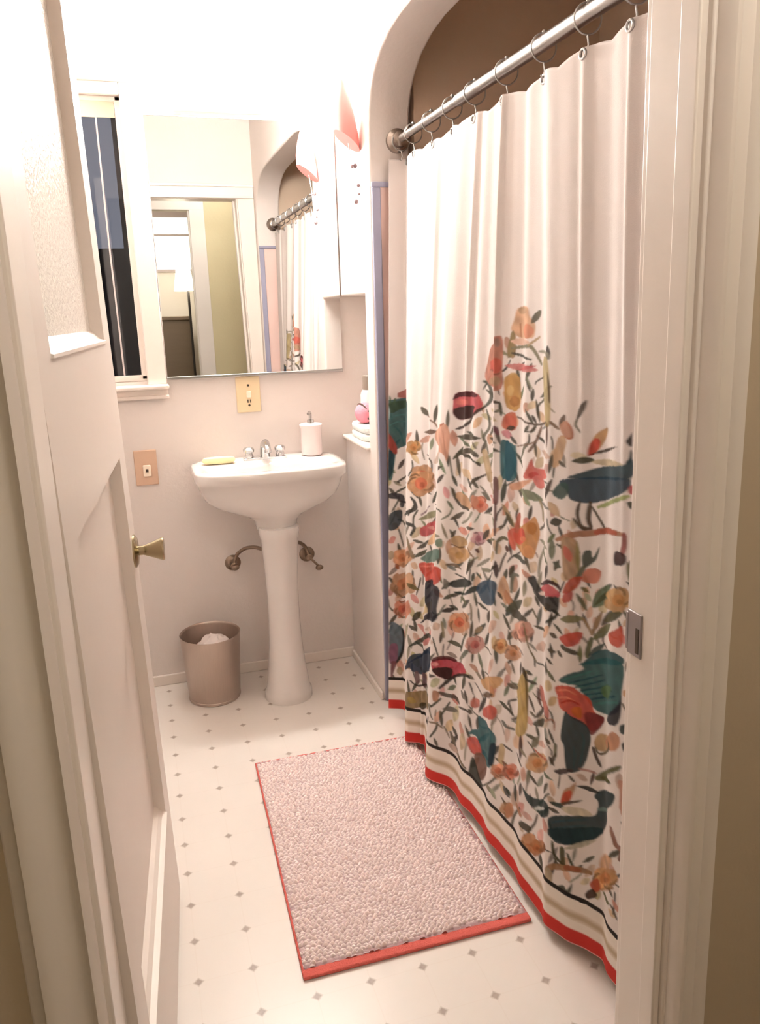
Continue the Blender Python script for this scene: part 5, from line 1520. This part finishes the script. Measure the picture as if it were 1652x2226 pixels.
struct(put('wall_outside', MB().box(-3, 3.0, 8, 8.4, -1, 14.2).box(.03, 3.0, 7.9, 8.4, -1, 22), M_night, smooth=False), 'dark building outside the window at night', 'building')
# ------------------------------------------------------------------ mirror and light over the sink
mir = thing('wall_mirror', (3.6, BW, 10), 'large frameless wall mirror above the pedestal sink', 'mirror')
put('mirror_back', MB().box(.9, 6.36, BW-.08, BW, 10.0, 17.3), M_grey, mir, smooth=False)
put('mirror_glass', MB().box(.88, 6.37, BW-.12, BW-.08, 10.04, 17.32), M_mirror, mir, bevel=.015)
put('bottom_rail', MB().box(.88, 6.37, BW-.16, BW-.02, 9.97, 10.06), M_steel, mir, bevel=.02)
lt = thing('vanity_light', (3.65, BW, 17.6), 'glowing white bar light on the wall above the mirror', 'wall light')
put('base_plate', MB().box(1.95, 5.3, BW-.22, BW, 17.8, 18.5), M_cer, lt, bevel=.05)
put('bottom_trim', MB().box(1.72, 5.53, BW-.2, BW, 17.46, 17.54), M_cer, lt, bevel=.02)
w = MB(); R = []
for i in range(17):
    a = PI*i/16; R.append((BW-.2-.62*math.sin(a), 18.15+.5*math.cos(a)))
w.prism(R, 1.85, 5.4, lambda p, h: (h, p[0], p[1]))
put('light_diffuser', w, M_lamp, lt, angle=60)
put('end_cap', MB().prism([(BW-.2-(BW-.2-y)*1.06, 18.15+(z-18.15)*1.06) for y, z in R], 1.72, 1.86, lambda p, h: (h, p[0], p[1])), M_lamp, lt)
put('end_cap', MB().prism([(BW-.2-(BW-.2-y)*1.06, 18.15+(z-18.15)*1.06) for y, z in R], 5.39, 5.53, lambda p, h: (h, p[0], p[1])), M_lamp, lt)
# ------------------------------------------------------------------ pedestal sink
sink = thing('pedestal_sink', (3.64, .4, 0), 'white pedestal sink standing below the mirror', 'sink')
N = 72
def outline(cx, cy, hx, hyb, hyf, n, z, bow=0):
    P = []
    for i in range(N):
        t = 2*PI*i/N; c, s = math.cos(t), math.sin(t)
        x = hx*math.copysign(abs(c)**(2/n), c); y = math.copysign(abs(s)**(2/n), s); y *= hyb if y > 0 else hyf
        if y < 0: y -= bow*(1-(x/hx)**2)*abs(y)/hyf
        P.append((cx+x, cy+y, z))
    return P
RZ = 7.42
cy = 1.15
rings = [outline(3.64, .75, .60, .45, .62, 2, 5.5), outline(3.64, .75, .68, .5, .68, 2.1, 5.8), outline(3.62, .82, .95, .8, .86, 2.2, 5.98), outline(3.60, .9, 1.36, 1.2, 1.0, 2.4, 6.12), outline(3.59, 1.0, 1.74, 1.35, 1.12, 2.8, 6.28), outline(3.58, 1.1, 2.0, 1.36, 1.22, 3.4, 6.5), outline(3.58, cy, 2.12, 1.37, 1.26, 3.8, 6.75), outline(3.58, cy, 2.18, 1.38, 1.28, 4.2, 6.98, .1),
         outline(3.58, cy, 2.24, 1.39, 1.30, 5, 7.06, .12), outline(3.58, cy, 2.27, 1.39, 1.33, 5.2, 7.14, .13), outline(3.58, cy, 2.27, 1.39, 1.33, 5.2, RZ-.06, .13), outline(3.58, cy, 2.24, 1.37, 1.30, 5.2, RZ, .13), outline(3.58, cy, 2.1, 1.3, 1.17, 4.6, RZ+.01, .1),
         outline(3.58, .62, 1.86, .72, .6, 3.0, RZ-.03, .1), outline(3.58, .62, 1.78, .66, .54, 2.8, RZ-.14, .1), outline(3.58, .62, 1.5, .56, .46, 2.5, RZ-.5, .06), outline(3.58, .62, .9, .4, .34, 2.2, RZ-.78), outline(3.58, .62, .2, .12, .12, 2, RZ-.85)]
basin = put('basin', MB().rings(rings), M_porc, sink, angle=60)
ped = [(.60,5.62),(.62,5.5),(.60,5.32),(.57,5.25),(.55,4.9),(.51,4.2),(.485,3.4),(.49,2.6),(.525,1.8),(.585,1.1),(.65,.6),(.69,.32),(.74,.24),(.75,.12),(.75,.0)]
put('pedestal', MB().lathe([(r, z) for r, z in ped], (3.66, .42, 0), n=56), M_porc, sink, angle=50)
fa = put('faucet', MB().tube([(3.62,1.98,RZ-.02),(3.62,1.98,RZ+.3),(3.62,1.9,RZ+.46),(3.62,1.74,RZ+.52),(3.62,1.5,RZ+.46),(3.62,1.32,RZ+.36),(3.62,1.3,RZ+.28)], [.17,.15,.14,.13,.115,.105,.1], 18).box(2.95, 4.27, 1.83, 2.13, RZ-.03, RZ+.06), M_chrome, sink, bevel=.02); fa['label'] = 'chrome faucet'
for x in (3.12, 4.1):
    put('faucet_handle', MB().lathe([(.13,0),(.15,.06),(.12,.12),(.12,.16),(.17,.2),(.18,.28),(.12,.34),(.02,.35)], (x, 1.98, RZ+.05), n=24), M_chrome, fa)
# things standing on the sink
sd = thing('soap_dispenser', (5.14, 2.02, RZ), 'white ceramic soap pump bottle on the right back corner of the sink', 'soap dispenser')
put('bottle', MB().lathe([(.31,0),(.335,.03),(.335,.86),(.36,.9),(.36,.96),(.32,.99),(.12,1.0)], (5.14, 2.02, RZ+.012), n=36), M_cer, sd)
pp = put('pump', MB().lathe([(.11,.98),(.11,1.12),(.05,1.14),(.05,1.34)], (5.14, 2.02, RZ), n=18).tube([(5.14,2.02,RZ+1.34),(5.1,1.95,RZ+1.37),(5.02,1.75,RZ+1.34)], .045, 10), M_chrome, sd); pp['label'] = 'chrome pump'
P = [outline(2.16, 1.72, .50*f, .17*f, .17*f, 3, RZ+.02+z) for f, z in ((.84,0),(1,.05),(1,.11),(.9,.17),(.4,.195))]
tag(put('soap_bar', MB().rings(P), M_soap, base=(2.16,1.72,RZ)), 'flat yellow soap bar on the left back of the sink', 'soap')
# shut-off valves under the sink
def valve(x, z, sgn, label):
    v = thing('shutoff_valve', (x, BW, z), label, 'valve', 'shut-off valves under the sink')
    put('escutcheon', MB().lathe([(.26,0),(.26,.03),(.2,.09),(.1,.12)], (x, BW, z), (0,-1,0), 30), M_dull, v)
    put('valve_body', MB().lathe([(.075,.1),(.075,.24),(.12,.25),(.12,.42),(.07,.44)], (x, BW, z), (0,-1,0), 20).tube([(x, BW-.33, z), (x+sgn*.03, BW-.35, z+.2)], .07, 12), M_dull, v)
    hx = x + (.3 if sgn < 0 else -.02)
    put('handle', MB().ball((hx if sgn < 0 else x+.02, BW-.52, z-(.36 if sgn < 0 else .02)), .12, (1.1,.6,.8)).tube([(x, BW-.4, z), (hx if sgn < 0 else x+.02, BW-.5, z-(.33 if sgn < 0 else .02))], .04, 8), M_dull, v)
    e = 3.66 - sgn*.42
    pts = [(x+sgn*.03, BW-.35, z+.15), (x+sgn*.12, BW-.4, z+.4), (x+sgn*.35, BW-.6, z+.62), (x+sgn*.62, BW-1.0, z+.75), (e, 1.05, z+.78)]
    Q = []
    for i in range(len(pts)-1):
        for k in range(5): Q.append(Vector(pts[i]).lerp(Vector(pts[i+1]), k/5))
    Q.append(Vector(pts[-1]))
    for _ in range(3): Q = [Q[0]] + [(Q[i-1]+Q[i]*2+Q[i+1])/4 for i in range(1, len(Q)-1)] + [Q[-1]]
    put('supply_tube', MB().tube(Q, .06, 12), M_dull, v)
valve(2.42, 3.95, 1, 'metal shut-off valve with curved pipe left of the sink pedestal')
valve(4.9, 3.95, -1, 'dark metal shut-off valve right of the sink pedestal')
# wall plates
pl = thing('outlet_plate', (3.31, BW, 9.45), 'cream outlet plate on the wall just below the mirror', 'outlet')
put('plate', MB().box(2.93, 3.68, BW-.06, BW+.02, 8.84, 9.96), M_almond, pl, bevel=.03)
put('toggle_switch', MB().box(3.24, 3.38, BW-.14, BW-.05, 9.3, 9.5), M_cream, pl, bevel=.02)
for z in (9.68, 9.06): put('screw', MB().lathe([(.035,0),(.035,.02),(.01,.03)], (3.31, BW-.055, z), (0,-1,0), 12), M_dark, pl)
put('socket', MB().box(3.26, 3.29, BW-.07, BW-.058, 9.14, 9.24).box(3.34, 3.37, BW-.07, BW-.058, 9.14, 9.24), M_dark, pl, smooth=False)
pl = thing('phone_jack', (.01, BW, 7.3), 'tan phone jack plate on the wall left of the sink', 'wall plate')
put('plate', MB().box(-.33, .35, BW-.06, BW+.02, 6.78, 7.88), M_tanpl, pl, bevel=.03)
jk = put('jack', MB().box(-.09, .15, BW-.12, BW-.05, 7.06, 7.42), M_cream, pl, bevel=.03); jk['label'] = 'cream jack in the centre'
put('jack_hole', MB().box(-.01, .07, BW-.13, BW-.115, 7.2, 7.3), M_dark, jk, smooth=False)
# ------------------------------------------------------------------ waste basket
bc = (1.41, 1.2, 0)
wb = thing('waste_basket', bc, 'bronze metal waste basket beside the sink pedestal', 'waste basket')
put('bucket', MB().lathe([(.78,.0),(.80,.03),(.93,2.12),(.945,2.16),(.93,2.18),(.905,2.15),(.895,2.1),(.77,.08),(.01,.07)], bc, n=64), [M_bin], wb, angle=60)
put('base_ring', MB().lathe([(.79,0.0),(.815,.02),(.815,.09),(.79,.11)], bc, n=64, cap0=False, cap1=False), M_bin, wb)
w = MB(); rng = random.Random(3); rr = []
for i in range(1, 12):
    t = PI*i/12
    rr.append([(1.55+.58*math.sin(t)*math.cos(a)*(1+.18*rng.uniform(-1,1)), 1.25+.56*math.sin(t)*math.sin(a)*(1+.18*rng.uniform(-1,1)), 1.52-.52*math.cos(t)*(1+.15*rng.uniform(-1,1))) for a in [2*PI*k/20 for k in range(20)]])
w.rings(rr)
tag(put('crumpled_paper', w, M_paper, base=(1.55,1.25,1.0), angle=25), 'crumpled white paper inside the bronze waste basket', 'paper')
# ------------------------------------------------------------------ things in the niche and on the wall
tw = thing('folded_towel', (6.9, 1.3, NZ0), 'pale folded towel on the niche ledge under the pink sponge', 'towel')
for k in range(2):
    put('towel_fold', MB().rings([outline(6.9, 1.35, .40, .8, .85, 5, NZ0+.04+k*.24+dz, 0) for dz in (0,)] + [outline(6.9, 1.35, .43, .85, .9, 5, NZ0+.04+k*.24+dz) for dz in (.06,.16)] + [outline(6.9, 1.35, .39, .8, .85, 5, NZ0+.04+k*.24+.22)]), M_towel, tw)
sg = thing('bath_sponge', (6.74, 1.3, NZ0+.5), 'round pink bath sponge with dark bands in the niche', 'sponge')
put('sponge', MB().ball((6.74, 1.35, NZ0+.83), .33, (.9,1.1,1)), M_pink, sg)
put('dark_band', MB().torus((6.74, 1.35, NZ0+.83), (1,.2,.5), .32, .035), M_dark, sg)
put('hanging_loop', MB().torus((6.78, 1.0, NZ0+.80), (1,.4,0), .12, .03), M_dark, sg)
bt = thing('shampoo_bottle', (7.05, 1.75, NZ0+.5), 'white bottle with a grey cap behind the pink sponge', 'bottle')
put('bottle', MB().lathe([(.27,0),(.3,.05),(.3,.82),(.24,.98),(.2,1.0)], (7.05, 1.75, NZ0+.52), n=32), M_cer, bt)
put('cap', MB().lathe([(.22,1.0),(.23,1.03),(.22,1.42),(.19,1.45)], (7.05, 1.75, NZ0+.52), n=28), M_grey, bt)
orn = thing('wall_hanging', (6.02, -.1, 16), 'pink cone wall hanging with dangling beads right of the mirror', 'wall hanging')
w = MB(); R = []
for h, r in ((0,.40),(.35,.385),(.75,.31),(1.1,.2),(1.35,.1),(1.5,.02)):
    k = 1-h/1.5
    R.append([(6.00+.07*k+r*.86*math.cos(a), -.1+r*math.sin(a), 16.30+h-.26*k*math.cos(a)) for a in [2*PI*q/32 for q in range(32)]])
put('shell', MB().rings(R), M_cone, orn)
put('cord', MB().tube([(6.0,-.1,17.78),(6.2,-.1,18.1),(6.41,-.1,18.3)], .015, 6), M_cord, orn)
put('dangling_cord', MB().tube([(6.12,-.1,16.25),(6.2,-.1,15.7),(6.22,-.1,15.3),(6.28,-.1,14.75)], .014, 6), M_cord, orn)
for q, r in (((6.29,-.1,15.68),.065),((6.2,-.12,15.66),.05),((6.36,-.12,15.18),.05),((6.29,-.1,14.76),.065),((6.35,-.2,14.95),.035)): put('bead', MB().ball(q, r, u=12, v=8), M_bead, orn)
# ------------------------------------------------------------------ shower rod, rings and curtain
RX, RZr = 7.2, 16.15
rod = thing('shower_rod', (RX, -7.3, RZr), 'brushed steel tension rod across the arched tub opening', 'shower rod')
put('tube', MB().tube([(RX, ARCH0-.35, RZr), (RX, -6, RZr)], .10, 24).tube([(RX, -5.2, RZr), (RX, ARCH1+.35, RZr)], .128, 24), M_steel, rod)
for y, s_ in ((ARCH0, -1), (ARCH1, 1)):
    put('end_flange', MB().lathe([(.30,0),(.30,.12),(.25,.16),(.2,.2),(.2,.42),(.12,.46)], (RX, y, RZr), (0, s_, 0), 32), M_flange, rod)
def ring_parts(y):
    r = thing('curtain_ring', (RX, y, RZr), '', 'curtain ring', 'curtain rings on the shower rod')
    put('ring', MB().torus((RX, y, RZr-.07), (.12,1,0), .225, .015, 26, 8).ball((RX, y, RZr+.165), .04, u=10, v=6), M_steel, r)
    put('hook', MB().tube([(RX, y, RZr-.29), (RX+.03, y, RZr-.42), (RX, y, RZr-.53), (RX-.05, y, RZr-.5)], .015, 8), M_steel, r)
    return r
order = ['first', 'second', 'third', 'fourth', 'fifth', 'sixth', 'seventh', 'eighth', 'ninth', 'tenth']
r0 = None
for i, y in enumerate(RING_Y):
    lab = order[i] + ' metal curtain ring on the steel rod, counted from the far end'
    if r0 is None: r0 = ring_parts(y); r0['label'] = lab
    else: dup(r0, (RX, y, RZr), lab)
# the printed fabric: motifs are rasterised in fabric coordinates into a colour attribute
NU = 430
wz = np.concatenate([np.linspace(0, .77, 840), np.linspace(.77, 1, 70)[1:]]); NZ = len(wz)
G, U, W = curtain_grid(NU, wz)
def raster():
    ku, kz = 2, 1
    us = np.linspace(0, W, NU*ku); z0 = Z_HEM; zs = np.arange(Z_HEM, 12.3, .0125)
    img = np.empty((len(zs), len(us), 3)); img[:] = lin((230,223,220))
    band = lambda a, b, c: img.__setitem__(((zs >= a) & (zs < b)), lin(c))
    zz = zs[:,None]
    creamy = np.clip((8.5-zz)/3, 0, .6)
    img[:] = img*(1-creamy[...,None]*.25) + np.array(lin((232,222,204)))*creamy[...,None]*.25
    def cat(P, closed):
        P = np.array(P, float); n = len(P); out = []
        for i in range(n if closed else n-1):
            if closed: p0, p1, p2, p3 = P[i-1], P[i], P[(i+1)%n], P[(i+2)%n]
            else: p0, p1, p2, p3 = P[max(i-1,0)], P[i], P[i+1], P[min(i+2,n-1)]
            for t in (0,.25,.5,.75):
                out.append(.5*((2*p1)+(-p0+p2)*t+(2*p0-5*p1+4*p2-p3)*t*t+(-p0+3*p1-3*p2+p3)*t**3))
        if not closed: out.append(P[-1])
        return np.array(out)
    rg = np.random.RandomState(7)
    for kind, col, wd, an, flat in PRINT:
        c = np.array(lin(col))*.86
        Q = np.array(flat, float).reshape(-1, 2)/100
        m = wd + .05
        a0, a1 = np.searchsorted(us, [Q[:,0].min()-m*an, Q[:,0].max()+m*an]); b0, b1 = np.searchsorted(zs, [Q[:,1].min()-m, Q[:,1].max()+m])
        if a1 <= a0+1 or b1 <= b0+1: continue
        X, Y = np.meshgrid(us[a0:a1]/an, zs[b0:b1]); Q = Q/np.array([an, 1])
        if kind == 'P':
            C = cat(Q, True); ins = np.zeros(X.shape, bool); dist = np.full(X.shape, 9.)
            for p, q in zip(C, np.roll(C, -1, 0)):
                cr = (p[1] > Y) != (q[1] > Y)
                xi = p[0] + (Y-p[1])*(q[0]-p[0])/((q[1]-p[1]) if q[1] != p[1] else 1e-9)
                ins ^= cr & (X < xi)
                d = q-p; t = np.clip(((X-p[0])*d[0]+(Y-p[1])*d[1])/max(d@d, 1e-9), 0, 1); dist = np.minimum(dist, np.hypot(X-p[0]-t*d[0], Y-p[1]-t*d[1]))
            sd = np.where(ins, dist, -dist)
        elif kind == 'S':
            C = cat(Q, False); sd = np.full(X.shape, -9.); n = len(C)-1
            for i, (p, q) in enumerate(zip(C, C[1:])):
                f = (i+.5)/n; hw = wd/2*(.45+.55*min(1, 4*min(f, 1-f)+.2))
                d = q-p; t = np.clip(((X-p[0])*d[0]+(Y-p[1])*d[1])/max(d@d, 1e-9), 0, 1)
                sd = np.maximum(sd, hw-np.hypot(X-p[0]-t*d[0], Y-p[1]-t*d[1]))
        else:
            p, q = Q[0], Q[1]; d = q-p; L2 = max(d@d, 1e-9); t = ((X-p[0])*d[0]+(Y-p[1])*d[1])/L2
            h = np.abs((X-p[0])*d[1]-(Y-p[1])*d[0])/math.sqrt(L2)
            sd = np.where((t > 0) & (t < 1), wd*.5*np.sin(np.pi*np.clip(t, 0, 1))**.75 - h, -1)
        al = np.clip(sd/.022+.5, 0, 1)*.94
        # watercolour variation inside each motif
        k1, k2, ph = rg.uniform(4, 11), rg.uniform(4, 11), rg.uniform(0, 6.3)
        v = 1 + .13*np.sin(X*k1*2+ph)*np.sin(Y*k2*2+ph*2) + .06*np.sin(X*31+Y*17+ph)
        sub = img[b0:b1, a0:a1]; sub[:] = sub*(1-al[...,None]) + (c*v[...,None])*al[...,None]
    band(.25, 1.2, (240,232,222)); 
    soft = lambda zc, hw, c, k=1: None
    def line(zc, hw, c, fe=.02, k=1.0):
        a = np.clip((hw-np.abs(zs-zc))/fe+.5, 0, 1)[:,None,None]*k; img[:] = img*(1-a)+np.array(lin(c))*a
    line(1.2, .047, (48,42,38)); line(.83, .07, (186,164,130), .09, .85); line(.40, .15, (204,62,54), .03)
    line(.252, .012, (236,190,180), .01)
    return us, zs, np.clip(img, 0, 1)
us, zs, img = raster()
me = bpy.data.meshes.new('curtain_fabric')
idx = np.arange(NZ*NU).reshape(NZ, NU)
quads = np.stack([idx[:-1,:-1], idx[:-1,1:], idx[1:,1:], idx[1:,:-1]], -1).reshape(-1, 4)
me.vertices.add(NZ*NU); me.vertices.foreach_set('co', (G*S).astype(np.float32).ravel())
me.loops.add(quads.size); me.loops.foreach_set('vertex_index', quads.astype(np.int32).ravel())
me.polygons.add(len(quads)); me.polygons.foreach_set('loop_start', np.arange(0, quads.size, 4, dtype=np.int32)); me.polygons.foreach_set('loop_total', np.full(len(quads), 4, np.int32))
me.update(); me.validate()
ui = np.clip(np.round(np.interp(U, us, np.arange(len(us)))).astype(int), 1, len(us)-2)
zi = np.clip(np.round((G[:,:,2]-zs[0])/(zs[1]-zs[0])).astype(int), 0, len(zs)-1)
UI = np.broadcast_to(ui[None], zi.shape)
rgb = (img[zi, UI]*2 + img[zi, UI-1] + img[zi, UI+1])/4
rgb[G[:,:,2] > 12.2] = lin((230,223,220))
at = me.color_attributes.new('print', 'FLOAT_COLOR', 'POINT')
at.data.foreach_set('color', np.concatenate([rgb, np.ones((*rgb.shape[:2], 1))], -1).astype(np.float32).ravel())
me.materials.append(attr_mat('printed_cotton', .8, .22, .15, 500))
me.polygons.foreach_set('use_smooth', np.ones(len(quads), bool))
cur = thing('shower_curtain', (7.0, -7, .25), 'white shower curtain printed with tropical birds and flowers above a red striped hem', 'shower curtain')
fab = bpy.data.objects.new('printed_fabric', me); COL.objects.link(fab); fab.parent = cur; fab.matrix_parent_inverse = Matrix.Translation(-cur.location)
so = fab.modifiers.new('cloth thickness', 'SOLIDIFY'); so.thickness = .0012; so.offset = 0
for i, y in enumerate(RING_Y):
    k = int(np.argmin(np.abs(G[-1,:,1]-y))); q = G[-1,k]
    put('eyelet', MB().torus((q[0]-.012, q[1], q[2]-.09), (1,.1,0), .07, .022, 18, 8), M_steel, cur)
# ------------------------------------------------------------------ bath rug
rug = thing('bath_rug', (4.15, -6.95, 0), 'pink and white woven bath rug with red edges lying on the vinyl floor', 'rug')
q00, q10, q11, q01 = [np.array(v) for v in ((1.83,-10.62),(6.42,-10.68),(6.5,-3.35),(2.03,-3.27))]
def rq(s_, t_): return (q00*(1-s_)*(1-t_)+q10*s_*(1-t_)+q11*s_*t_+q01*(1-s_)*t_)
M_red = mat('red_rug_edge', (208,98,88), .9, var=.12, vscale=90, bump=.5, bscale=300)
bm = MB()
def rf(x, y, z): p_ = rq(x, y); return (p_[0], p_[1], z)
bm.box(0, 1, 0, 1, 0.005, .085, rf)
put('rug_backing', bm, M_red, rug, bevel=.03)
NX, NY_ = 400, 620
sx = np.linspace(.008, .994, NX); ty_ = np.linspace(.025, .992, NY_); SX, TY = np.meshgrid(sx, ty_)
xx = SX*4.6; yy = TY*7.35
rw = np.random.RandomState(9); wob = lambda k: sum(np.sin(xx*rw.uniform(2,k)+yy*rw.uniform(-k,k)+rw.uniform(0,6)) for _ in range(7))/7
wx, wy = .05*wob(14), .04*wob(14)
pit = .115
ph = np.sin(yy*2.1)*.6 + np.sin(xx*1.7+yy*.6)*.5
yw = yy + wy
rows = np.floor(yw/(pit*.62))
cell = (xx + wx + (rows % 2)*pit/2 + .02*np.sin(rows*2.3))/pit
lx = np.abs((cell % 1)-.5)*2; ly = np.abs((yw/(pit*.62)) % 1-.5)*2
rn = np.random.RandomState(5); cid = (np.floor(cell)*131+rows*17).astype(int)
jit = rn.rand(100003)[cid % 100003]
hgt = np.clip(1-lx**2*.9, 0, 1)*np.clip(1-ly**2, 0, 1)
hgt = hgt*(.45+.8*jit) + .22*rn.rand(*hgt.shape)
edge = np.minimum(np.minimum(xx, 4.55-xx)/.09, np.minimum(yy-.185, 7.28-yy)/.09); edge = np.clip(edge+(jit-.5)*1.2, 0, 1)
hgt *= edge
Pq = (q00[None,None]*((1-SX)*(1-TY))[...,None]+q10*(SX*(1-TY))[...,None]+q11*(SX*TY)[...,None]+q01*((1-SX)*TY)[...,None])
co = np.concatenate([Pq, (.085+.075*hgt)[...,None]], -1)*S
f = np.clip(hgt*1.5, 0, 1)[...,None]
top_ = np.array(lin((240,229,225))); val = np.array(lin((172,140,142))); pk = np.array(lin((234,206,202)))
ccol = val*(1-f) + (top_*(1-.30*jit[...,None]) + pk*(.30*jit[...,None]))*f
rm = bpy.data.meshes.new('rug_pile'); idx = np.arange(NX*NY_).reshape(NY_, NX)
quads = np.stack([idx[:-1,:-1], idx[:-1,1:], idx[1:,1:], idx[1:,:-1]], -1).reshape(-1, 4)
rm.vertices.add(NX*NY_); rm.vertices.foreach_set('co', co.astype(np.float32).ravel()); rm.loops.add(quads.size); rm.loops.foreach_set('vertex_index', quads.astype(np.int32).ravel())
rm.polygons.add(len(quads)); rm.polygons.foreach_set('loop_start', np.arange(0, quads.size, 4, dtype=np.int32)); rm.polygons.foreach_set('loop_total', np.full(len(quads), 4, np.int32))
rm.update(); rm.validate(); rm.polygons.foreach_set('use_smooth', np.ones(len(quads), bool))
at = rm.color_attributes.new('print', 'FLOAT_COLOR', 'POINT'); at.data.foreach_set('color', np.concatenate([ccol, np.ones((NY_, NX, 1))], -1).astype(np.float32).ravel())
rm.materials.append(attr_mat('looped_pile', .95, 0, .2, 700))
pile = bpy.data.objects.new('rug_pile', rm); COL.objects.link(pile); pile.parent = rug; pile.matrix_parent_inverse = Matrix.Translation(-rug.location)
# ------------------------------------------------------------------ far room seen in the mirror
fw = thing('window_2', (2.6, -38, 14), 'bright far window with glowing blinds seen in the mirror', 'window', kind='structure')
put('window_frame', MB().box(.6, 5.6, -38, -37.75, 19.2, 19.7).box(4.95, 5.6, -38, -37.75, 14.9, 19.7).box(0, 5.6, -38, -37.72, 17.85, 18.0).box(0, 5.6, -38, -37.7, 15.2, 15.42), M_linen, fw, bevel=.03)
put('glowing_blind', MB().box(.0, 4.95, -37.98, -37.9, 15.3, 19.3), M_blind, fw, smooth=False)
dr = thing('dresser', (2.5, -35.5, 0), 'dark brown dresser in the far room seen in the mirror', 'dresser')
put('body', MB().box(-1, 4.25, -36.6, -34.6, .3, 11.6), M_brown, dr, bevel=.05)
put('top', MB().box(-1.1, 4.3, -36.7, -34.5, 11.6, 11.9), M_brown, dr, bevel=.05)
hb = thing('floor_lamp', (4.25, -34.2, 0), 'lit white floor lamp beside the dresser, seen in the mirror', 'lamp')
put('pole', MB().tube([(4.25,-34.2,0),(4.25,-34.2,13.8)], .09, 12), M_black, hb)
put('base', MB().lathe([(.8,0),(.8,.15),(.2,.3)], (4.25,-34.2,0), n=28), M_black, hb)
put('lamp_shade', MB().lathe([(.75,13.7),(.5,15.2)], (4.0,-34.2,0), n=32), M_glow, hb)
# ------------------------------------------------------------------ lights
def lamp(kind, name, loc, power, size, col=(1,.93,.84), rot=None):
    l = bpy.data.lights.new(name, kind); l.energy = power; l.color = col
    if kind == 'AREA': l.shape = 'DISK'; l.size = size
    else: l.shadow_soft_size = size
    o = bpy.data.objects.new(name, l); COL.objects.link(o); o.location = Vector(loc)*S
    if rot: o.rotation_euler = rot
    return o
lamp('POINT', 'hall_lamp', (5.0,-19.8,20.0), 6.6, .1, (1,.93,.86))
lamp('POINT', 'far_room_lamp', (-5,-31,18), 9, .1, (1,.95,.86))
wd = bpy.data.worlds.new('dusk'); bpy.context.scene.world = wd; wd.use_nodes = True
wd.node_tree.nodes['Background'].inputs[0].default_value = (.44,.46,.54,1); wd.node_tree.nodes['Background'].inputs[1].default_value = .17
# ------------------------------------------------------------------ camera
cd = bpy.data.cameras.new('camera'); cam = bpy.data.objects.new('camera', cd); COL.objects.link(cam)
yaw, pit_, roll = .29410995, .25175927, -.02824666
cyw, syw, cp, sp_, cr_, sr_ = math.cos(yaw), math.sin(yaw), math.cos(pit_), math.sin(pit_), math.cos(roll), math.sin(roll)
fwd = Vector((syw*cp, cyw*cp, -sp_)); rgt = Vector((cyw, -syw, 0)); up = rgt.cross(fwd)
r2 = rgt*cr_ + up*sr_; u2 = up*cr_ - rgt*sr_
cam.matrix_world = Matrix(((r2.x,u2.x,-fwd.x,.02774*S),(r2.y,u2.y,-fwd.y,-22.19937*S),(r2.z,u2.z,-fwd.z,11.79115*S),(0,0,0,1)))
cd.sensor_fit = 'HORIZONTAL'; cd.sensor_width = 36; cd.lens = 36*1690/1652; cd.clip_start = .02
sc = bpy.context.scene; sc.camera = cam
sc.view_settings.view_transform = 'Standard'; sc.view_settings.look = 'None'; sc.view_settings.gamma = 1; sc.view_settings.exposure = 1.55; sc.view_settings.use_curve_mapping = False
sc.cycles.max_bounces = 12; sc.cycles.diffuse_bounces = 8; sc.cycles.use_denoising = True
